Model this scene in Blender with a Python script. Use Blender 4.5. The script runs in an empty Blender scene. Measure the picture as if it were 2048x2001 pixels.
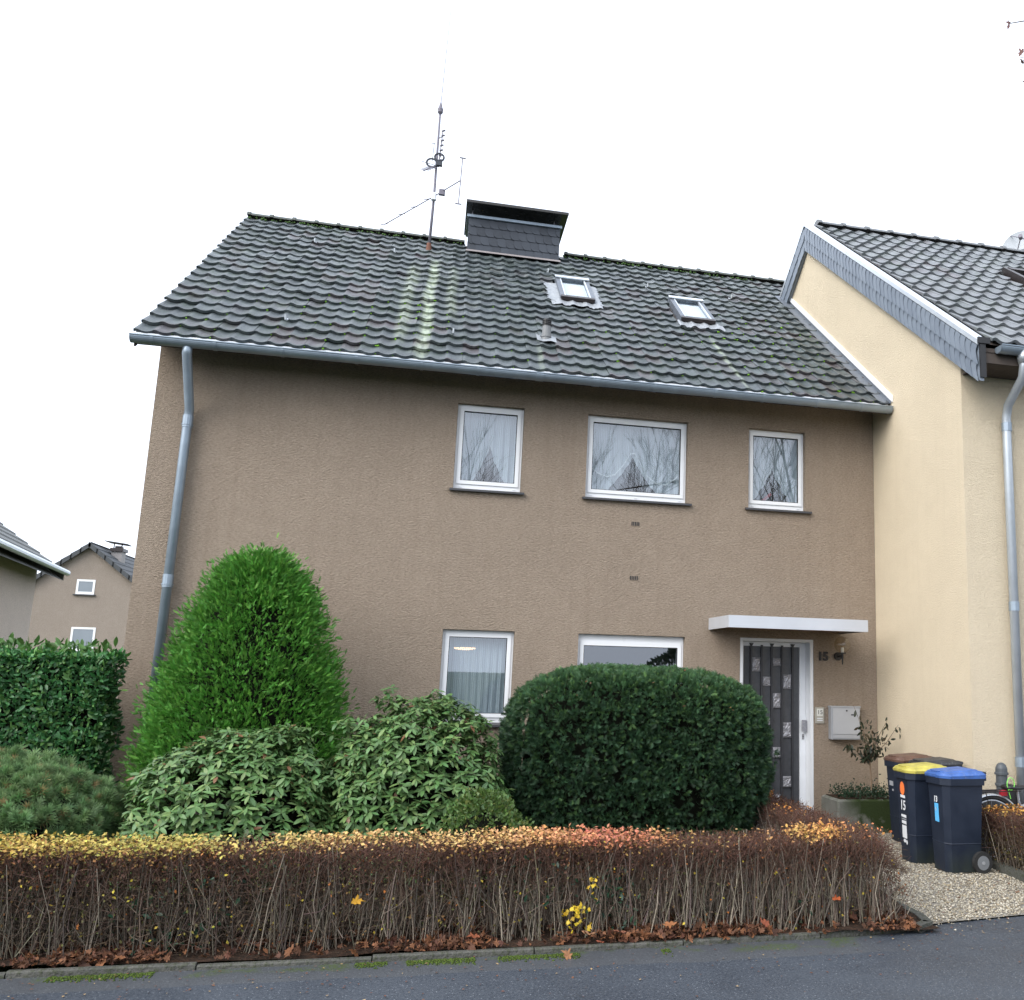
import bpy, math, random
import numpy as np
from mathutils import Vector, Matrix

# ------------------------------------------------------------------ camera, sky, sun, exposure
SC = bpy.context.scene
COL = SC.collection
R = math.radians

cam_d = bpy.data.cameras.new('camera')
cam = bpy.data.objects.new('camera', cam_d)
COL.objects.link(cam)
cam_d.sensor_fit = 'HORIZONTAL'
cam_d.sensor_width = 36.0
cam_d.lens = 33.484
cam_d.shift_x = -0.15137            # the photograph is the left part of a wider frame
cam_d.clip_start = 0.05
cam_d.clip_end = 2000.0
_yaw, _pit, _rol = 0.2379, 0.1790, 0.0239
_f = Vector((math.sin(_yaw) * math.cos(_pit), math.cos(_yaw) * math.cos(_pit), math.sin(_pit)))
_r = Vector((math.cos(_yaw), -math.sin(_yaw), 0))
_u = _r.cross(_f)
_r2 = _r * math.cos(_rol) + _u * math.sin(_rol)
_u2 = -_r * math.sin(_rol) + _u * math.cos(_rol)
CAM = Vector((3.218, -11.556, 1.8))
cam.matrix_world = Matrix(((_r2.x, _u2.x, -_f.x, CAM.x), (_r2.y, _u2.y, -_f.y, CAM.y), (_r2.z, _u2.z, -_f.z, CAM.z), (0, 0, 0, 1)))
SC.camera = cam

world = bpy.data.worlds.new('World')
SC.world = world
world.use_nodes = True
wn = world.node_tree.nodes
wl = world.node_tree.links
bg = wn['Background']
sky = wn.new('ShaderNodeTexSky')
sky.sky_type = 'NISHITA'
sky.sun_disc = False
SUN_EL, SUN_AZ = R(37), R(236)       # azimuth clockwise from +Y: from the left, slightly in front
sky.sun_elevation = SUN_EL
sky.sun_rotation = SUN_AZ
sky.air_density = 1.0
sky.dust_density = 6.0
sky.ozone_density = 1.0
hsv = wn.new('ShaderNodeHueSaturation')
hsv.inputs['Saturation'].default_value = 0.30
cloud = wn.new('ShaderNodeMix'); cloud.data_type = 'RGBA'
cloud.inputs[0].default_value = 0.72
wl.new(sky.outputs[0], hsv.inputs['Color'])
wl.new(hsv.outputs[0], cloud.inputs[6])
cloud.inputs[7].default_value = (10.3, 11.2, 12.9, 1)     # an even white cloud deck
wl.new(cloud.outputs[2], bg.inputs['Color'])
bg.inputs['Strength'].default_value = 0.105

sun_d = bpy.data.lights.new('sun', 'SUN')
sun_d.energy = 1.5
sun_d.angle = R(50)
sun_d.color = (1.0, 0.96, 0.9)
sun = bpy.data.objects.new('sun', sun_d)
COL.objects.link(sun)
_sd = Vector((math.sin(SUN_AZ) * math.cos(SUN_EL), math.cos(SUN_AZ) * math.cos(SUN_EL), math.sin(SUN_EL)))
sun.rotation_euler = (-_sd).to_track_quat('-Z', 'Y').to_euler()
sun.location = (0, 0, 30)

SC.view_settings.view_transform = 'Standard'
SC.view_settings.look = 'None'
SC.view_settings.gamma = 1.0
SC.view_settings.use_curve_mapping = False
SC.view_settings.exposure = 0.90
SC.cycles.max_bounces = 8
SC.cycles.transparent_max_bounces = 12
SC.cycles.caustics_reflective = False
SC.cycles.caustics_refractive = False

rng = np.random.default_rng(15)
random.seed(15)

# ------------------------------------------------------------------ helpers: naming, meshes
ORG = {}

def tag(o, label=None, cat=None, group=None, kind=None):
    if label: o['label'] = label
    if cat: o['category'] = cat
    if group: o['group'] = group
    if kind: o['kind'] = kind
    return o

def thing(name, loc, label, cat, group=None, rz=0.0):
    o = bpy.data.objects.new(name, None)
    o.empty_display_size = 0.1
    COL.objects.link(o)
    o.location = loc
    o.rotation_euler = (0, 0, rz)
    ORG[o] = Vector(loc)
    return tag(o, label, cat, group)

def link(name, me, parent=None, loc=(0, 0, 0)):
    o = bpy.data.objects.new(name, me)
    COL.objects.link(o)
    o.location = loc
    if parent is not None:
        o.parent = parent
        ORG[o] = ORG.get(parent, Vector((0, 0, 0))) + Vector(loc)
    else:
        ORG[o] = Vector(loc)
    return o

class MB:
    """collects shapes in world (or thing-local) coordinates"""
    def __init__(s):
        s.v = []; s.f = []
    def add(s, vs, fs):
        n = len(s.v)
        s.v.extend([tuple(v) for v in vs])
        s.f.extend([tuple(i + n for i in f) for f in fs])
        return s
    def box(s, x0, y0, z0, x1, y1, z1):
        return s.add([(x0, y0, z0), (x1, y0, z0), (x1, y1, z0), (x0, y1, z0), (x0, y0, z1), (x1, y0, z1), (x1, y1, z1), (x0, y1, z1)],
                     [(0, 3, 2, 1), (4, 5, 6, 7), (0, 1, 5, 4), (1, 2, 6, 5), (2, 3, 7, 6), (3, 0, 4, 7)])
    def cbox(s, x0, y0, z0, x1, y1, z1, c):
        """box with chamfered vertical and top edges"""
        def ring(e, z):
            return [(x0 + e + c, y0 + e, z), (x1 - e - c, y0 + e, z), (x1 - e, y0 + e + c, z), (x1 - e, y1 - e - c, z),
                    (x1 - e - c, y1 - e, z), (x0 + e + c, y1 - e, z), (x0 + e, y1 - e - c, z), (x0 + e, y0 + e + c, z)]
        vs = ring(0, z0) + ring(0, z1 - c) + ring(c, z1)
        fs = [tuple(range(7, -1, -1)), tuple(range(16, 24))]
        for k in range(2):
            for i in range(8):
                j = (i + 1) % 8
                fs.append((k * 8 + i, k * 8 + j, k * 8 + 8 + j, k * 8 + 8 + i))
        return s.add(vs, fs)
    def quad(s, a, b, c, d):
        return s.add([a, b, c, d], [(0, 1, 2, 3)])
    def tube(s, pts, rad, n=8, caps=True):
        pts = [Vector(p) for p in pts]
        if not hasattr(rad, '__len__'): rad = [rad] * len(pts)
        vs = []; fs = []
        prev = None
        for i, p in enumerate(pts):
            if i == 0: t = pts[1] - p
            elif i == len(pts) - 1: t = p - pts[i - 1]
            else: t = (pts[i + 1] - p).normalized() + (p - pts[i - 1]).normalized()
            t.normalize()
            if prev is None:
                a = t.orthogonal().normalized()
            else:
                a = (prev - t * prev.dot(t)).normalized()
            prev = a
            b = t.cross(a)
            for k in range(n):
                an = 2 * math.pi * k / n
                vs.append(p + (a * math.cos(an) + b * math.sin(an)) * rad[i])
        for i in range(len(pts) - 1):
            for k in range(n):
                k2 = (k + 1) % n
                fs.append((i * n + k, i * n + k2, (i + 1) * n + k2, (i + 1) * n + k))
        if caps:
            fs.append(tuple(range(n - 1, -1, -1)))
            fs.append(tuple((len(pts) - 1) * n + k for k in range(n)))
        return s.add(vs, fs)
    def lathe(s, c, prof, n=16):
        """prof: (r, z) about the vertical axis at c"""
        vs = []; fs = []
        for r, z in prof:
            for k in range(n):
                an = 2 * math.pi * k / n
                vs.append((c[0] + r * math.cos(an), c[1] + r * math.sin(an), c[2] + z))
        for i in range(len(prof) - 1):
            for k in range(n):
                k2 = (k + 1) % n
                fs.append((i * n + k, i * n + k2, (i + 1) * n + k2, (i + 1) * n + k))
        fs.append(tuple(range(n - 1, -1, -1)))
        fs.append(tuple((len(prof) - 1) * n + k for k in range(n)))
        return s.add(vs, fs)
    def prism(s, poly, fn):
        """poly: 2-D points, fn(u, v, w) -> xyz with w in 0, 1"""
        n = len(poly)
        vs = [fn(u, v, 0) for u, v in poly] + [fn(u, v, 1) for u, v in poly]
        fs = [tuple(range(n - 1, -1, -1)), tuple(range(n, 2 * n))]
        for i in range(n):
            j = (i + 1) % n
            fs.append((i, j, n + j, n + i))
        return s.add(vs, fs)
    def mesh(s, name, mat, org=(0, 0, 0), smooth=False):
        me = bpy.data.meshes.new(name)
        o = Vector(org)
        me.from_pydata([(v[0] - o.x, v[1] - o.y, v[2] - o.z) for v in s.v], [], s.f)
        if mat: me.materials.append(mat)
        if smooth:
            me.polygons.foreach_set('use_smooth', [True] * len(me.polygons))
        me.update()
        return me
    def build(s, name, mat, parent=None, smooth=False, local=False):
        org = (0, 0, 0) if (parent is None or local) else ORG[parent]
        return link(name, s.mesh(name, mat, org, smooth), parent)
    def top(s, name, mat, label, cat, group=None, smooth=False):
        """a thing that is one mesh; its origin at its base"""
        a = np.array(s.v)
        o = Vector(((a[:, 0].min() + a[:, 0].max()) / 2, (a[:, 1].min() + a[:, 1].max()) / 2, a[:, 2].min()))
        ob = link(name, s.mesh(name, mat, o, smooth), None, o)
        return tag(ob, label, cat, group)

def np_mesh(name, V, F, mat, colors=None, smooth=False):
    """V (n,3); F (m,k) all faces with k corners; colors (m,3) linear"""
    me = bpy.data.meshes.new(name)
    m, k = F.shape
    me.vertices.add(len(V)); me.vertices.foreach_set('co', np.ascontiguousarray(V, dtype=np.float32).ravel())
    me.loops.add(m * k); me.loops.foreach_set('vertex_index', np.ascontiguousarray(F, dtype=np.int32).ravel())
    me.polygons.add(m)
    me.polygons.foreach_set('loop_start', np.arange(0, m * k, k, dtype=np.int32))
    if smooth: me.polygons.foreach_set('use_smooth', np.ones(m, dtype=bool))
    if colors is not None:
        at = me.attributes.new('Col', 'FLOAT_COLOR', 'FACE')
        at.data.foreach_set('color', np.c_[colors, np.ones(len(colors))].astype(np.float32).ravel())
    me.update(calc_edges=True)
    if mat: me.materials.append(mat)
    return me

def unit(a):
    return a / np.maximum(np.linalg.norm(a, axis=-1, keepdims=True), 1e-9)

def frames(Y, Zhint):
    Y = unit(Y); X = unit(np.cross(Y, Zhint)); Z = np.cross(X, Y)
    return X, Y, Z

def scatter(tv, tf, pos, X, Y, Z, s):
    tv = np.asarray(tv, float); tf = np.asarray(tf)
    s = np.asarray(s, float).reshape(-1, 1, 1)
    V = pos[:, None, :] + s * (tv[None, :, 0:1] * X[:, None, :] + tv[None, :, 1:2] * Y[:, None, :] + tv[None, :, 2:3] * Z[:, None, :])
    n = len(tv)
    F = tf[None] + (np.arange(len(pos)) * n)[:, None, None]
    return V.reshape(-1, 3), F.reshape(-1, tf.shape[1])

def rep_cols(c, per):
    return np.repeat(c, per, axis=0)

def join_np(parts):
    Vs = []; Fs = []; Cs = []; n = 0
    for V, F, C in parts:
        Vs.append(V); Fs.append(F + n); Cs.append(C); n += len(V)
    return np.concatenate(Vs), np.concatenate(Fs), np.concatenate(Cs)

def rand_unit(n):
    return unit(rng.normal(size=(n, 3)))

def vnoise(p, freq, seed=0):
    """smooth value noise in -1..1 for arrays of points"""
    q = p * freq + seed * 17.13
    i = np.floor(q).astype(np.int64); f = q - i
    f = f * f * (3 - 2 * f)
    def h(a):
        x = (a[..., 0] * 73856093) ^ (a[..., 1] * 19349663) ^ (a[..., 2] * 83492791)
        x = (x ^ (x >> 13)) * 1274126177
        return ((x & 0x7fffffff) % 100003) / 50001.5 - 1
    out = 0
    for dx in (0, 1):
        for dy in (0, 1):
            for dz in (0, 1):
                w = (f[..., 0] if dx else 1 - f[..., 0]) * (f[..., 1] if dy else 1 - f[..., 1]) * (f[..., 2] if dz else 1 - f[..., 2])
                out = out + w * h(i + np.array([dx, dy, dz]))
    return out

# ------------------------------------------------------------------ materials
class N:
    def __init__(s, name):
        s.m = bpy.data.materials.new(name); s.m.use_nodes = True
        s.t = s.m.node_tree; s.p = s.t.nodes['Principled BSDF']; s.out = s.t.nodes['Material Output']
    def n(s, t, **kw):
        o = s.t.nodes.new(t)
        for k, v in kw.items(): setattr(o, k, v)
        return o
    def l(s, a, b): s.t.links.new(a, b)
    def noise(s, vec, scale, detail=4, rough=0.55, dist=0.0):
        o = s.n('ShaderNodeTexNoise'); o.inputs['Scale'].default_value = scale; o.inputs['Detail'].default_value = detail
        o.inputs['Roughness'].default_value = rough; o.inputs['Distortion'].default_value = dist
        s.l(vec, o.inputs['Vector']); return o.outputs['Fac']
    def ramp(s, fac, stops, interp='LINEAR'):
        o = s.n('ShaderNodeValToRGB'); o.color_ramp.interpolation = interp
        e = o.color_ramp.elements
        while len(e) < len(stops): e.new(0.5)
        for k, (p, c) in enumerate(stops):
            e[k].position = p; e[k].color = (*c, 1) if len(c) == 3 else c
        s.l(fac, o.inputs['Fac']); return o.outputs['Color']
    def val(s, fac, a, b, lo=0.0, hi=1.0):
        o = s.n('ShaderNodeMapRange'); o.inputs['From Min'].default_value = a; o.inputs['From Max'].default_value = b
        o.inputs['To Min'].default_value = lo; o.inputs['To Max'].default_value = hi
        s.l(fac, o.inputs['Value']); return o.outputs['Result']
    def mix(s, fac, a, b, mode='MIX'):
        o = s.n('ShaderNodeMix', data_type='RGBA', blend_type=mode)
        for k, x in ((0, fac), (6, a), (7, b)):
            if hasattr(x, 'is_linked'): s.l(x, o.inputs[k])
            elif k == 0: o.inputs[0].default_value = x
            else: o.inputs[k].default_value = (*x, 1)
        return o.outputs[2]
    def math(s, op, a, b=0.0, c=None):
        o = s.n('ShaderNodeMath', operation=op)
        for k, x in ((0, a), (1, b), (2, c)):
            if x is None: continue
            if hasattr(x, 'is_linked'): s.l(x, o.inputs[k])
            else: o.inputs[k].default_value = x
        return o.outputs[0]
    def pos(s): return s.n('ShaderNodeNewGeometry').outputs['Position']
    def obj(s): return s.n('ShaderNodeTexCoord').outputs['Object']
    def sep(s, v):
        o = s.n('ShaderNodeSeparateXYZ'); s.l(v, o.inputs[0]); return o.outputs
    def scale(s, v, sc):
        o = s.n('ShaderNodeMapping'); o.inputs['Scale'].default_value = sc; s.l(v, o.inputs['Vector']); return o.outputs[0]
    def bump(s, h, strength, dist):
        o = s.n('ShaderNodeBump'); o.inputs['Strength'].default_value = strength; o.inputs['Distance'].default_value = dist
        s.l(h, o.inputs['Height']); s.l(o.outputs[0], s.p.inputs['Normal']); return o
    def base(s, c):
        if hasattr(c, 'is_linked'): s.l(c, s.p.inputs['Base Color'])
        else: s.p.inputs['Base Color'].default_value = (*c, 1)
    def set(s, rough=None, metal=None, spec=None):
        for k, x in (('Roughness', rough), ('Metallic', metal), ('Specular IOR Level', spec)):
            if x is None: continue
            if hasattr(x, 'is_linked'): s.l(x, s.p.inputs[k])
            else: s.p.inputs[k].default_value = x
        return s

def plain(name, c, rough=0.5, metal=0.0, var=0.12, scale=6.0, bump=0.0, spec=0.5):
    m = N(name); p = m.pos()
    n = m.noise(p, scale, 5)
    m.base(m.mix(n, tuple(x * (1 - var) for x in c), tuple(min(1, x * (1 + var)) for x in c)))
    n2 = m.noise(p, scale * 3.1, 3)
    m.set(m.val(n2, 0.3, 0.7, max(0, rough - 0.08), min(1, rough + 0.08)), metal, spec)
    if bump: m.bump(m.noise(p, scale * 12, 4), 0.5, bump)
    return m.m

def stucco(name, c, dirt, size=1.0, gk=1.0):
    m = N(name); p = m.pos()
    mp = m.n('ShaderNodeMapping'); mp.inputs['Rotation'].default_value = (0, R(-32), 0); mp.inputs['Scale'].default_value = (1.0, 1.0, 2.1); m.l(p, mp.inputs['Vector'])
    n1 = m.noise(p, 0.7, 4, 0.6); n2 = m.noise(p, 5.0, 4)
    col = m.mix(m.val(n1, 0.3, 0.75), tuple(x * 0.93 for x in c), tuple(x * 1.05 for x in c))
    col = m.mix(m.val(n2, 0.35, 0.8, 0, 0.25), col, dirt)
    grain = m.noise(p, 190 / size, 3, 0.6)
    col = m.mix(m.val(grain, 0.3, 0.75, 0.0, 0.22 * gk), col, tuple(x * 0.45 for x in c))
    st1 = m.noise(mp.outputs[0], 30 / size, 3, 0.75)
    col = m.mix(m.val(st1, 0.34, 0.50, 0.55 * gk, 0.0), col, tuple(x * 0.5 for x in c))
    col = m.mix(m.val(st1, 0.54, 0.70, 0.0, 0.50 * gk), col, tuple(min(1, x * 1.35) for x in c))
    # streaks of dirt that ran down
    sv = m.scale(p, (9.0, 9.0, 0.35)); st = m.noise(sv, 1.0, 4, 0.6)
    col = m.mix(m.val(st, 0.52, 0.80, 0, 0.32), col, dirt)
    # splash-back dirt near the ground
    z = m.sep(p)[2]
    zz = m.math('ADD', z, m.math('MULTIPLY', m.noise(p, 3.0, 4), 0.5))
    col = m.mix(m.val(zz, 0.2, 0.75, 0.35, 0.0), col, dirt)
    m.base(col); m.set(0.92, 0, 0.15)
    g1 = m.noise(mp.outputs[0], 34 / size, 4, 0.65, 0.3); g2 = m.noise(p, 130 / size, 3, 0.6)
    pit = m.val(m.noise(p, 95 / size, 2, 0.5), 0.60, 0.72)
    h = m.math('SUBTRACT', m.math('ADD', m.math('MULTIPLY', g1, 2.2), m.math('MULTIPLY', g2, 0.9)), m.math('MULTIPLY', pit, 0.5))
    m.bump(h, 0.95, 0.017 * size)
    return m.m

def leafmat(name, rough=0.45, trans=0.25, spec=0.4, tint=1.0):
    m = N(name)
    at = m.n('ShaderNodeAttribute', attribute_name='Col')
    n = m.noise(m.pos(), 60.0, 2)
    col = m.mix(m.val(n, 0.3, 0.7, 0.0, 0.35), at.outputs['Color'], m.mix(1.0, at.outputs['Color'], (0.55, 0.55, 0.55), 'MULTIPLY'))
    m.base(col); m.set(rough, 0, spec)
    if trans > 0:
        tr = m.n('ShaderNodeBsdfTranslucent'); m.l(col, tr.inputs['Color'])
        mx = m.n('ShaderNodeMixShader'); mx.inputs[0].default_value = trans
        m.l(m.p.outputs[0], mx.inputs[1]); m.l(tr.outputs[0], mx.inputs[2]); m.l(mx.outputs[0], m.out.inputs['Surface'])
    return m.m

M = {}
M['brown'] = stucco('brown_roughcast', (0.425, 0.342, 0.266), (0.26, 0.20, 0.15))
M['cream'] = stucco('cream_render', (0.80, 0.685, 0.505), (0.68, 0.57, 0.41), 0.6, 0.25)
M['far_brown'] = stucco('far_render', (0.38, 0.32, 0.27), (0.28, 0.23, 0.19))
M['far_beige'] = stucco('far_beige_render', (0.68, 0.58, 0.50), (0.55, 0.46, 0.39))
M['pvc'] = plain('white_window_plastic', (0.80, 0.81, 0.82), 0.35, var=0.05, scale=3)
M['white_metal'] = plain('white_lacquered_metal', (0.72, 0.74, 0.77), 0.4, var=0.08, scale=4)
M['zinc'] = plain('weathered_zinc', (0.27, 0.325, 0.38), 0.42, 0.55, 0.25, 5.0)
M['zinc_light'] = plain('bright_zinc_sheet', (0.62, 0.66, 0.70), 0.4, 0.6, 0.15, 7.0)
M['lead'] = plain('grey_lead_flashing', (0.16, 0.18, 0.21), 0.5, 0.4, 0.3, 14.0, 0.002)
M['silver_lead'] = plain('silvery_lead_flashing', (0.32, 0.34, 0.36), 0.5, 0.3, 0.3, 22.0, 0.006)
M['dark_metal'] = plain('dark_brown_metal', (0.035, 0.028, 0.027), 0.4, 0.3, 0.2)
M['alu'] = plain('grey_aluminium_trim', (0.33, 0.33, 0.34), 0.4, 0.7, 0.15)
M['black'] = plain('black_plastic', (0.012, 0.012, 0.013), 0.5, var=0.2)
M['sill'] = plain('dark_slate_sill', (0.05, 0.05, 0.055), 0.5, var=0.3, scale=20)
M['soffit'] = plain('weathered_soffit_boards', (0.07, 0.055, 0.046), 0.8, var=0.3)
M['concrete'] = plain('grey_concrete', (0.20, 0.20, 0.185), 0.85, var=0.35, scale=9, bump=0.004)
M['rust'] = plain('rusty_steel', (0.16, 0.07, 0.045), 0.8, 0.2, 0.4, 20)
M['mast'] = plain('tarnished_mast_steel', (0.17, 0.16, 0.19), 0.6, 0.3, 0.3, 20)
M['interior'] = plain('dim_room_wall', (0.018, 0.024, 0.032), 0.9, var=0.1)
M['rubber'] = plain('black_rubber', (0.018, 0.018, 0.018), 0.8, var=0.2)
M['chrome'] = plain('silver_paint', (0.55, 0.57, 0.60), 0.3, 0.7, 0.1)
M['spoke'] = plain('steel_wire', (0.4, 0.41, 0.42), 0.35, 0.8, 0.1)
M['red'] = plain('red_plastic', (0.36, 0.015, 0.025), 0.35)
M['green_cord'] = plain('bright_green_cord', (0.22, 0.70, 0.10), 0.5)
M['orange_sticker'] = plain('orange_sticker', (0.85, 0.20, 0.05), 0.5)
M['white_sticker'] = plain('white_sticker', (0.66, 0.68, 0.70), 0.55, var=0.1, scale=40)
M['grey_print'] = plain('grey_print', (0.30, 0.31, 0.33), 0.6, var=0.2, scale=40)
M['blue_sticker'] = plain('light_blue_sticker', (0.10, 0.42, 0.75), 0.5)
M['door_cast'] = plain('cast_relief_metal', (0.30, 0.30, 0.325), 0.4, 0.5, 0.5, 70, 0.004)
M['brown_leaf'] = leafmat('leaf_surface_dry', 0.6, 0.15, 0.25)
M['leaf'] = leafmat('leaf_surface', 0.45, 0.22, 0.4)
M['glossy_leaf'] = leafmat('leaf_surface_glossy', 0.40, 0.18, 0.42)
M['needle'] = leafmat('needle_surface', 0.55, 0.18, 0.3)
M['twig'] = leafmat('twig_surface', 0.85, 0.0, 0.2)
M['core'] = plain('shaded_inner_twigs', (0.006, 0.007, 0.004), 0.95, var=0.5, scale=30, bump=0.02, spec=0.1)  # near-black filling of the shrubs; the shade between leaves is in its colour
M['bark'] = plain('grey_bark', (0.13, 0.115, 0.095), 0.9, var=0.4, scale=14, bump=0.01)
M['moss'] = plain('bright_moss', (0.10, 0.19, 0.02), 0.95, var=0.5, scale=40, bump=0.006, spec=0.1)

def m_glass(name, ior, tint=(0.86, 0.9, 0.92), rough=0.0, wav=0.0):
    m = N(name)
    tr = m.n('ShaderNodeBsdfTransparent'); tr.inputs[0].default_value = (*tint, 1)
    gl = m.n('ShaderNodeBsdfGlossy'); gl.inputs['Roughness'].default_value = rough; gl.inputs['Color'].default_value = (0.93, 0.96, 1.0, 1)
    fr = m.n('ShaderNodeFresnel'); fr.inputs[0].default_value = ior
    mx = m.n('ShaderNodeMixShader')
    if wav:
        b = m.n('ShaderNodeBump'); b.inputs['Strength'].default_value = 0.3; b.inputs['Distance'].default_value = wav
        m.l(m.noise(m.pos(), 1.6, 2), b.inputs['Height']); m.l(b.outputs[0], gl.inputs['Normal'])
    bf = m.n('ShaderNodeNewGeometry'); k = m.math('MULTIPLY', fr.outputs[0], m.math('SUBTRACT', 1.0, bf.outputs['Backfacing']))
    m.l(k, mx.inputs[0]); m.l(tr.outputs[0], mx.inputs[1]); m.l(gl.outputs[0], mx.inputs[2])
    m.l(mx.outputs[0], m.out.inputs['Surface'])
    m.t.nodes.remove(m.p)
    return m.m
M['glass'] = m_glass('double_glazing', 2.45)
M['skyglass'] = m_glass('roof_window_glass', 2.6)
M['globe'] = m_glass('clear_globe_glass', 1.75, (0.90, 0.87, 0.80))

def m_curtain(t0=.04, t1=.22):
    m = N('sheer_curtain'); p = m.pos()
    w = m.n('ShaderNodeTexWave', bands_direction='X'); w.inputs['Scale'].default_value = 14; w.inputs['Distortion'].default_value = 1.5
    m.l(p, w.inputs['Vector'])
    m.base((0.64, 0.67, 0.69)); m.set(0.9, 0, 0.1)
    tl = m.n('ShaderNodeBsdfTranslucent'); tl.inputs[0].default_value = (0.5, 0.53, 0.55, 1)
    mx = m.n('ShaderNodeMixShader'); mx.inputs[0].default_value = 0.15
    m.l(m.p.outputs[0], mx.inputs[1]); m.l(tl.outputs[0], mx.inputs[2])
    tp = m.n('ShaderNodeBsdfTransparent')
    mx2 = m.n('ShaderNodeMixShader'); m.l(m.val(w.outputs[0], 0, 1, t0, t1), mx2.inputs[0])
    m.l(mx.outputs[0], mx2.inputs[1]); m.l(tp.outputs[0], mx2.inputs[2]); m.l(mx2.outputs[0], m.out.inputs['Surface'])
    return m.m
M['curtain'] = m_curtain()
M['veil'] = m_curtain(.6, .85)
M['lace'] = plain('lace_trim', (0.78, 0.78, 0.76), 0.9, var=0.2, scale=60)

EAVE_Y, EAVE_Z, RIDGE_Y, RIDGE_Z = -0.50, 5.316, 4.30, 8.985
TH = math.atan2(RIDGE_Z - EAVE_Z, RIDGE_Y - EAVE_Y)
RL = (RIDGE_Y - EAVE_Y) / math.cos(TH)
PITCHX, GAUGE = 0.1956, RL / 20.0

def m_tile(name, dark, light, red, px, gauge, th, ey, ex, streak=None, lich=0.5):
    """roof tiles: a tone for each tile from its place in the grid, lichen, pale streaks of runoff"""
    m = N(name); p = m.pos(); s = m.sep(p)
    u = m.math('FLOOR', m.math('DIVIDE', m.math('SUBTRACT', s[0], ex), px))
    along = m.math('DIVIDE', m.math('SUBTRACT', s[1], ey), math.cos(th))
    v = m.math('FLOOR', m.math('DIVIDE', along, gauge))
    cv = m.n('ShaderNodeCombineXYZ'); m.l(u, cv.inputs[0]); m.l(v, cv.inputs[1])
    wnz = m.n('ShaderNodeTexWhiteNoise', noise_dimensions='3D'); m.l(cv.outputs[0], wnz.inputs['Vector'])
    r = wnz.outputs['Value']
    col = m.mix(m.val(r, 0, 1, 0.0, 0.8), dark, light)
    big = m.noise(p, 0.45, 3)
    rr = m.math('MULTIPLY', m.val(m.sep(wnz.outputs['Color'])[1], 0.72, 0.80), m.val(big, 0.42, 0.6))
    col = m.mix(m.math('MULTIPLY', rr, 0.6), col, red)
    n = m.noise(p, 7.0, 5, 0.65); n2 = m.noise(p, 38.0, 4, 0.6)
    l1 = m.math('MULTIPLY', m.val(n, 0.44, 0.64), m.val(n2, 0.38, 0.60))
    up = m.val(along, 0.5, 4.5, 0.35, 1.0)
    l1 = m.math('MULTIPLY', m.math('MULTIPLY', l1, up), lich)
    col = m.mix(l1, col, (0.30, 0.33, 0.33))
    g = m.math('MULTIPLY', m.val(m.noise(p, 3.0, 5, 0.7), 0.44, 0.70), m.val(n2, 0.42, 0.66, 0, 0.7))
    col = m.mix(g, col, (0.05, 0.085, 0.035))
    if streak:
        for (sx, w, lo, hi, amt) in streak:
            dx = m.math('ABSOLUTE', m.math('SUBTRACT', m.math('ADD', s[0], m.math('MULTIPLY', m.noise(m.scale(p, (1, 0.5, 0.5)), 1.3, 2), 0.12)), sx + 0.06))
            k = m.val(dx, w, w * 0.25, 0, 1)
            k = m.math('MULTIPLY', k, m.math('MULTIPLY', m.val(along, hi, hi - 0.5), m.val(along, lo - 0.3, lo + 0.3)))
            k = m.math('MULTIPLY', k, m.val(m.noise(m.scale(p, (3, 1, 1)), 5.0, 4, 0.6), 0.30, 0.62, 0.05, amt))
            col = m.mix(k, col, (0.40, 0.46, 0.34))
    m.base(col)
    m.set(m.val(n2, 0.3, 0.7, 0.36, 0.58), 0, 0.6)
    m.bump(m.math('ADD', n2, m.math('MULTIPLY', n, 0.5)), 0.4, 0.004)
    return m.m
M['tile'] = m_tile('moss_grey_clay_tile', (0.022, 0.030, 0.034), (0.062, 0.076, 0.084), (0.060, 0.040, 0.046), PITCHX, GAUGE, TH, EAVE_Y, -0.15,
                   [(2.62, 0.11, 0.6, 4.3, 0.5), (2.90, 0.10, 0.0, 4.8, 0.85), (3.2, 0.10, 1.8, 4.5, 0.4), (4.35, 0.05, 0.0, 1.0, 0.4), (6.9, 0.045, 0.0, 2.2, 0.5)], 0.75)
M['ridge'] = plain('mossy_ridge_tile', (0.085, 0.095, 0.085), 0.75, var=0.4, scale=10, bump=0.003)
M['slate'] = None
def m_slate(name, a, b):
    m = N(name); oi = m.n('ShaderNodeObjectInfo'); p = m.pos()
    n = m.noise(p, 9.0, 4)
    col = m.mix(oi.outputs['Random'], a, b)
    col = m.mix(m.val(n, 0.4, 0.8, 0, 0.35), col, tuple(x * 1.5 for x in b))
    m.base(col); m.set(m.val(n, 0.3, 0.7, 0.38, 0.55), 0, 0.45)
    m.bump(m.noise(p, 40, 4), 0.35, 0.003)
    return m.m
M['slate'] = m_slate('dark_slate', (0.024, 0.029, 0.038), (0.042, 0.050, 0.064))
M['slate2'] = m_slate('blue_grey_slate', (0.145, 0.172, 0.212), (0.18, 0.21, 0.25))

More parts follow.
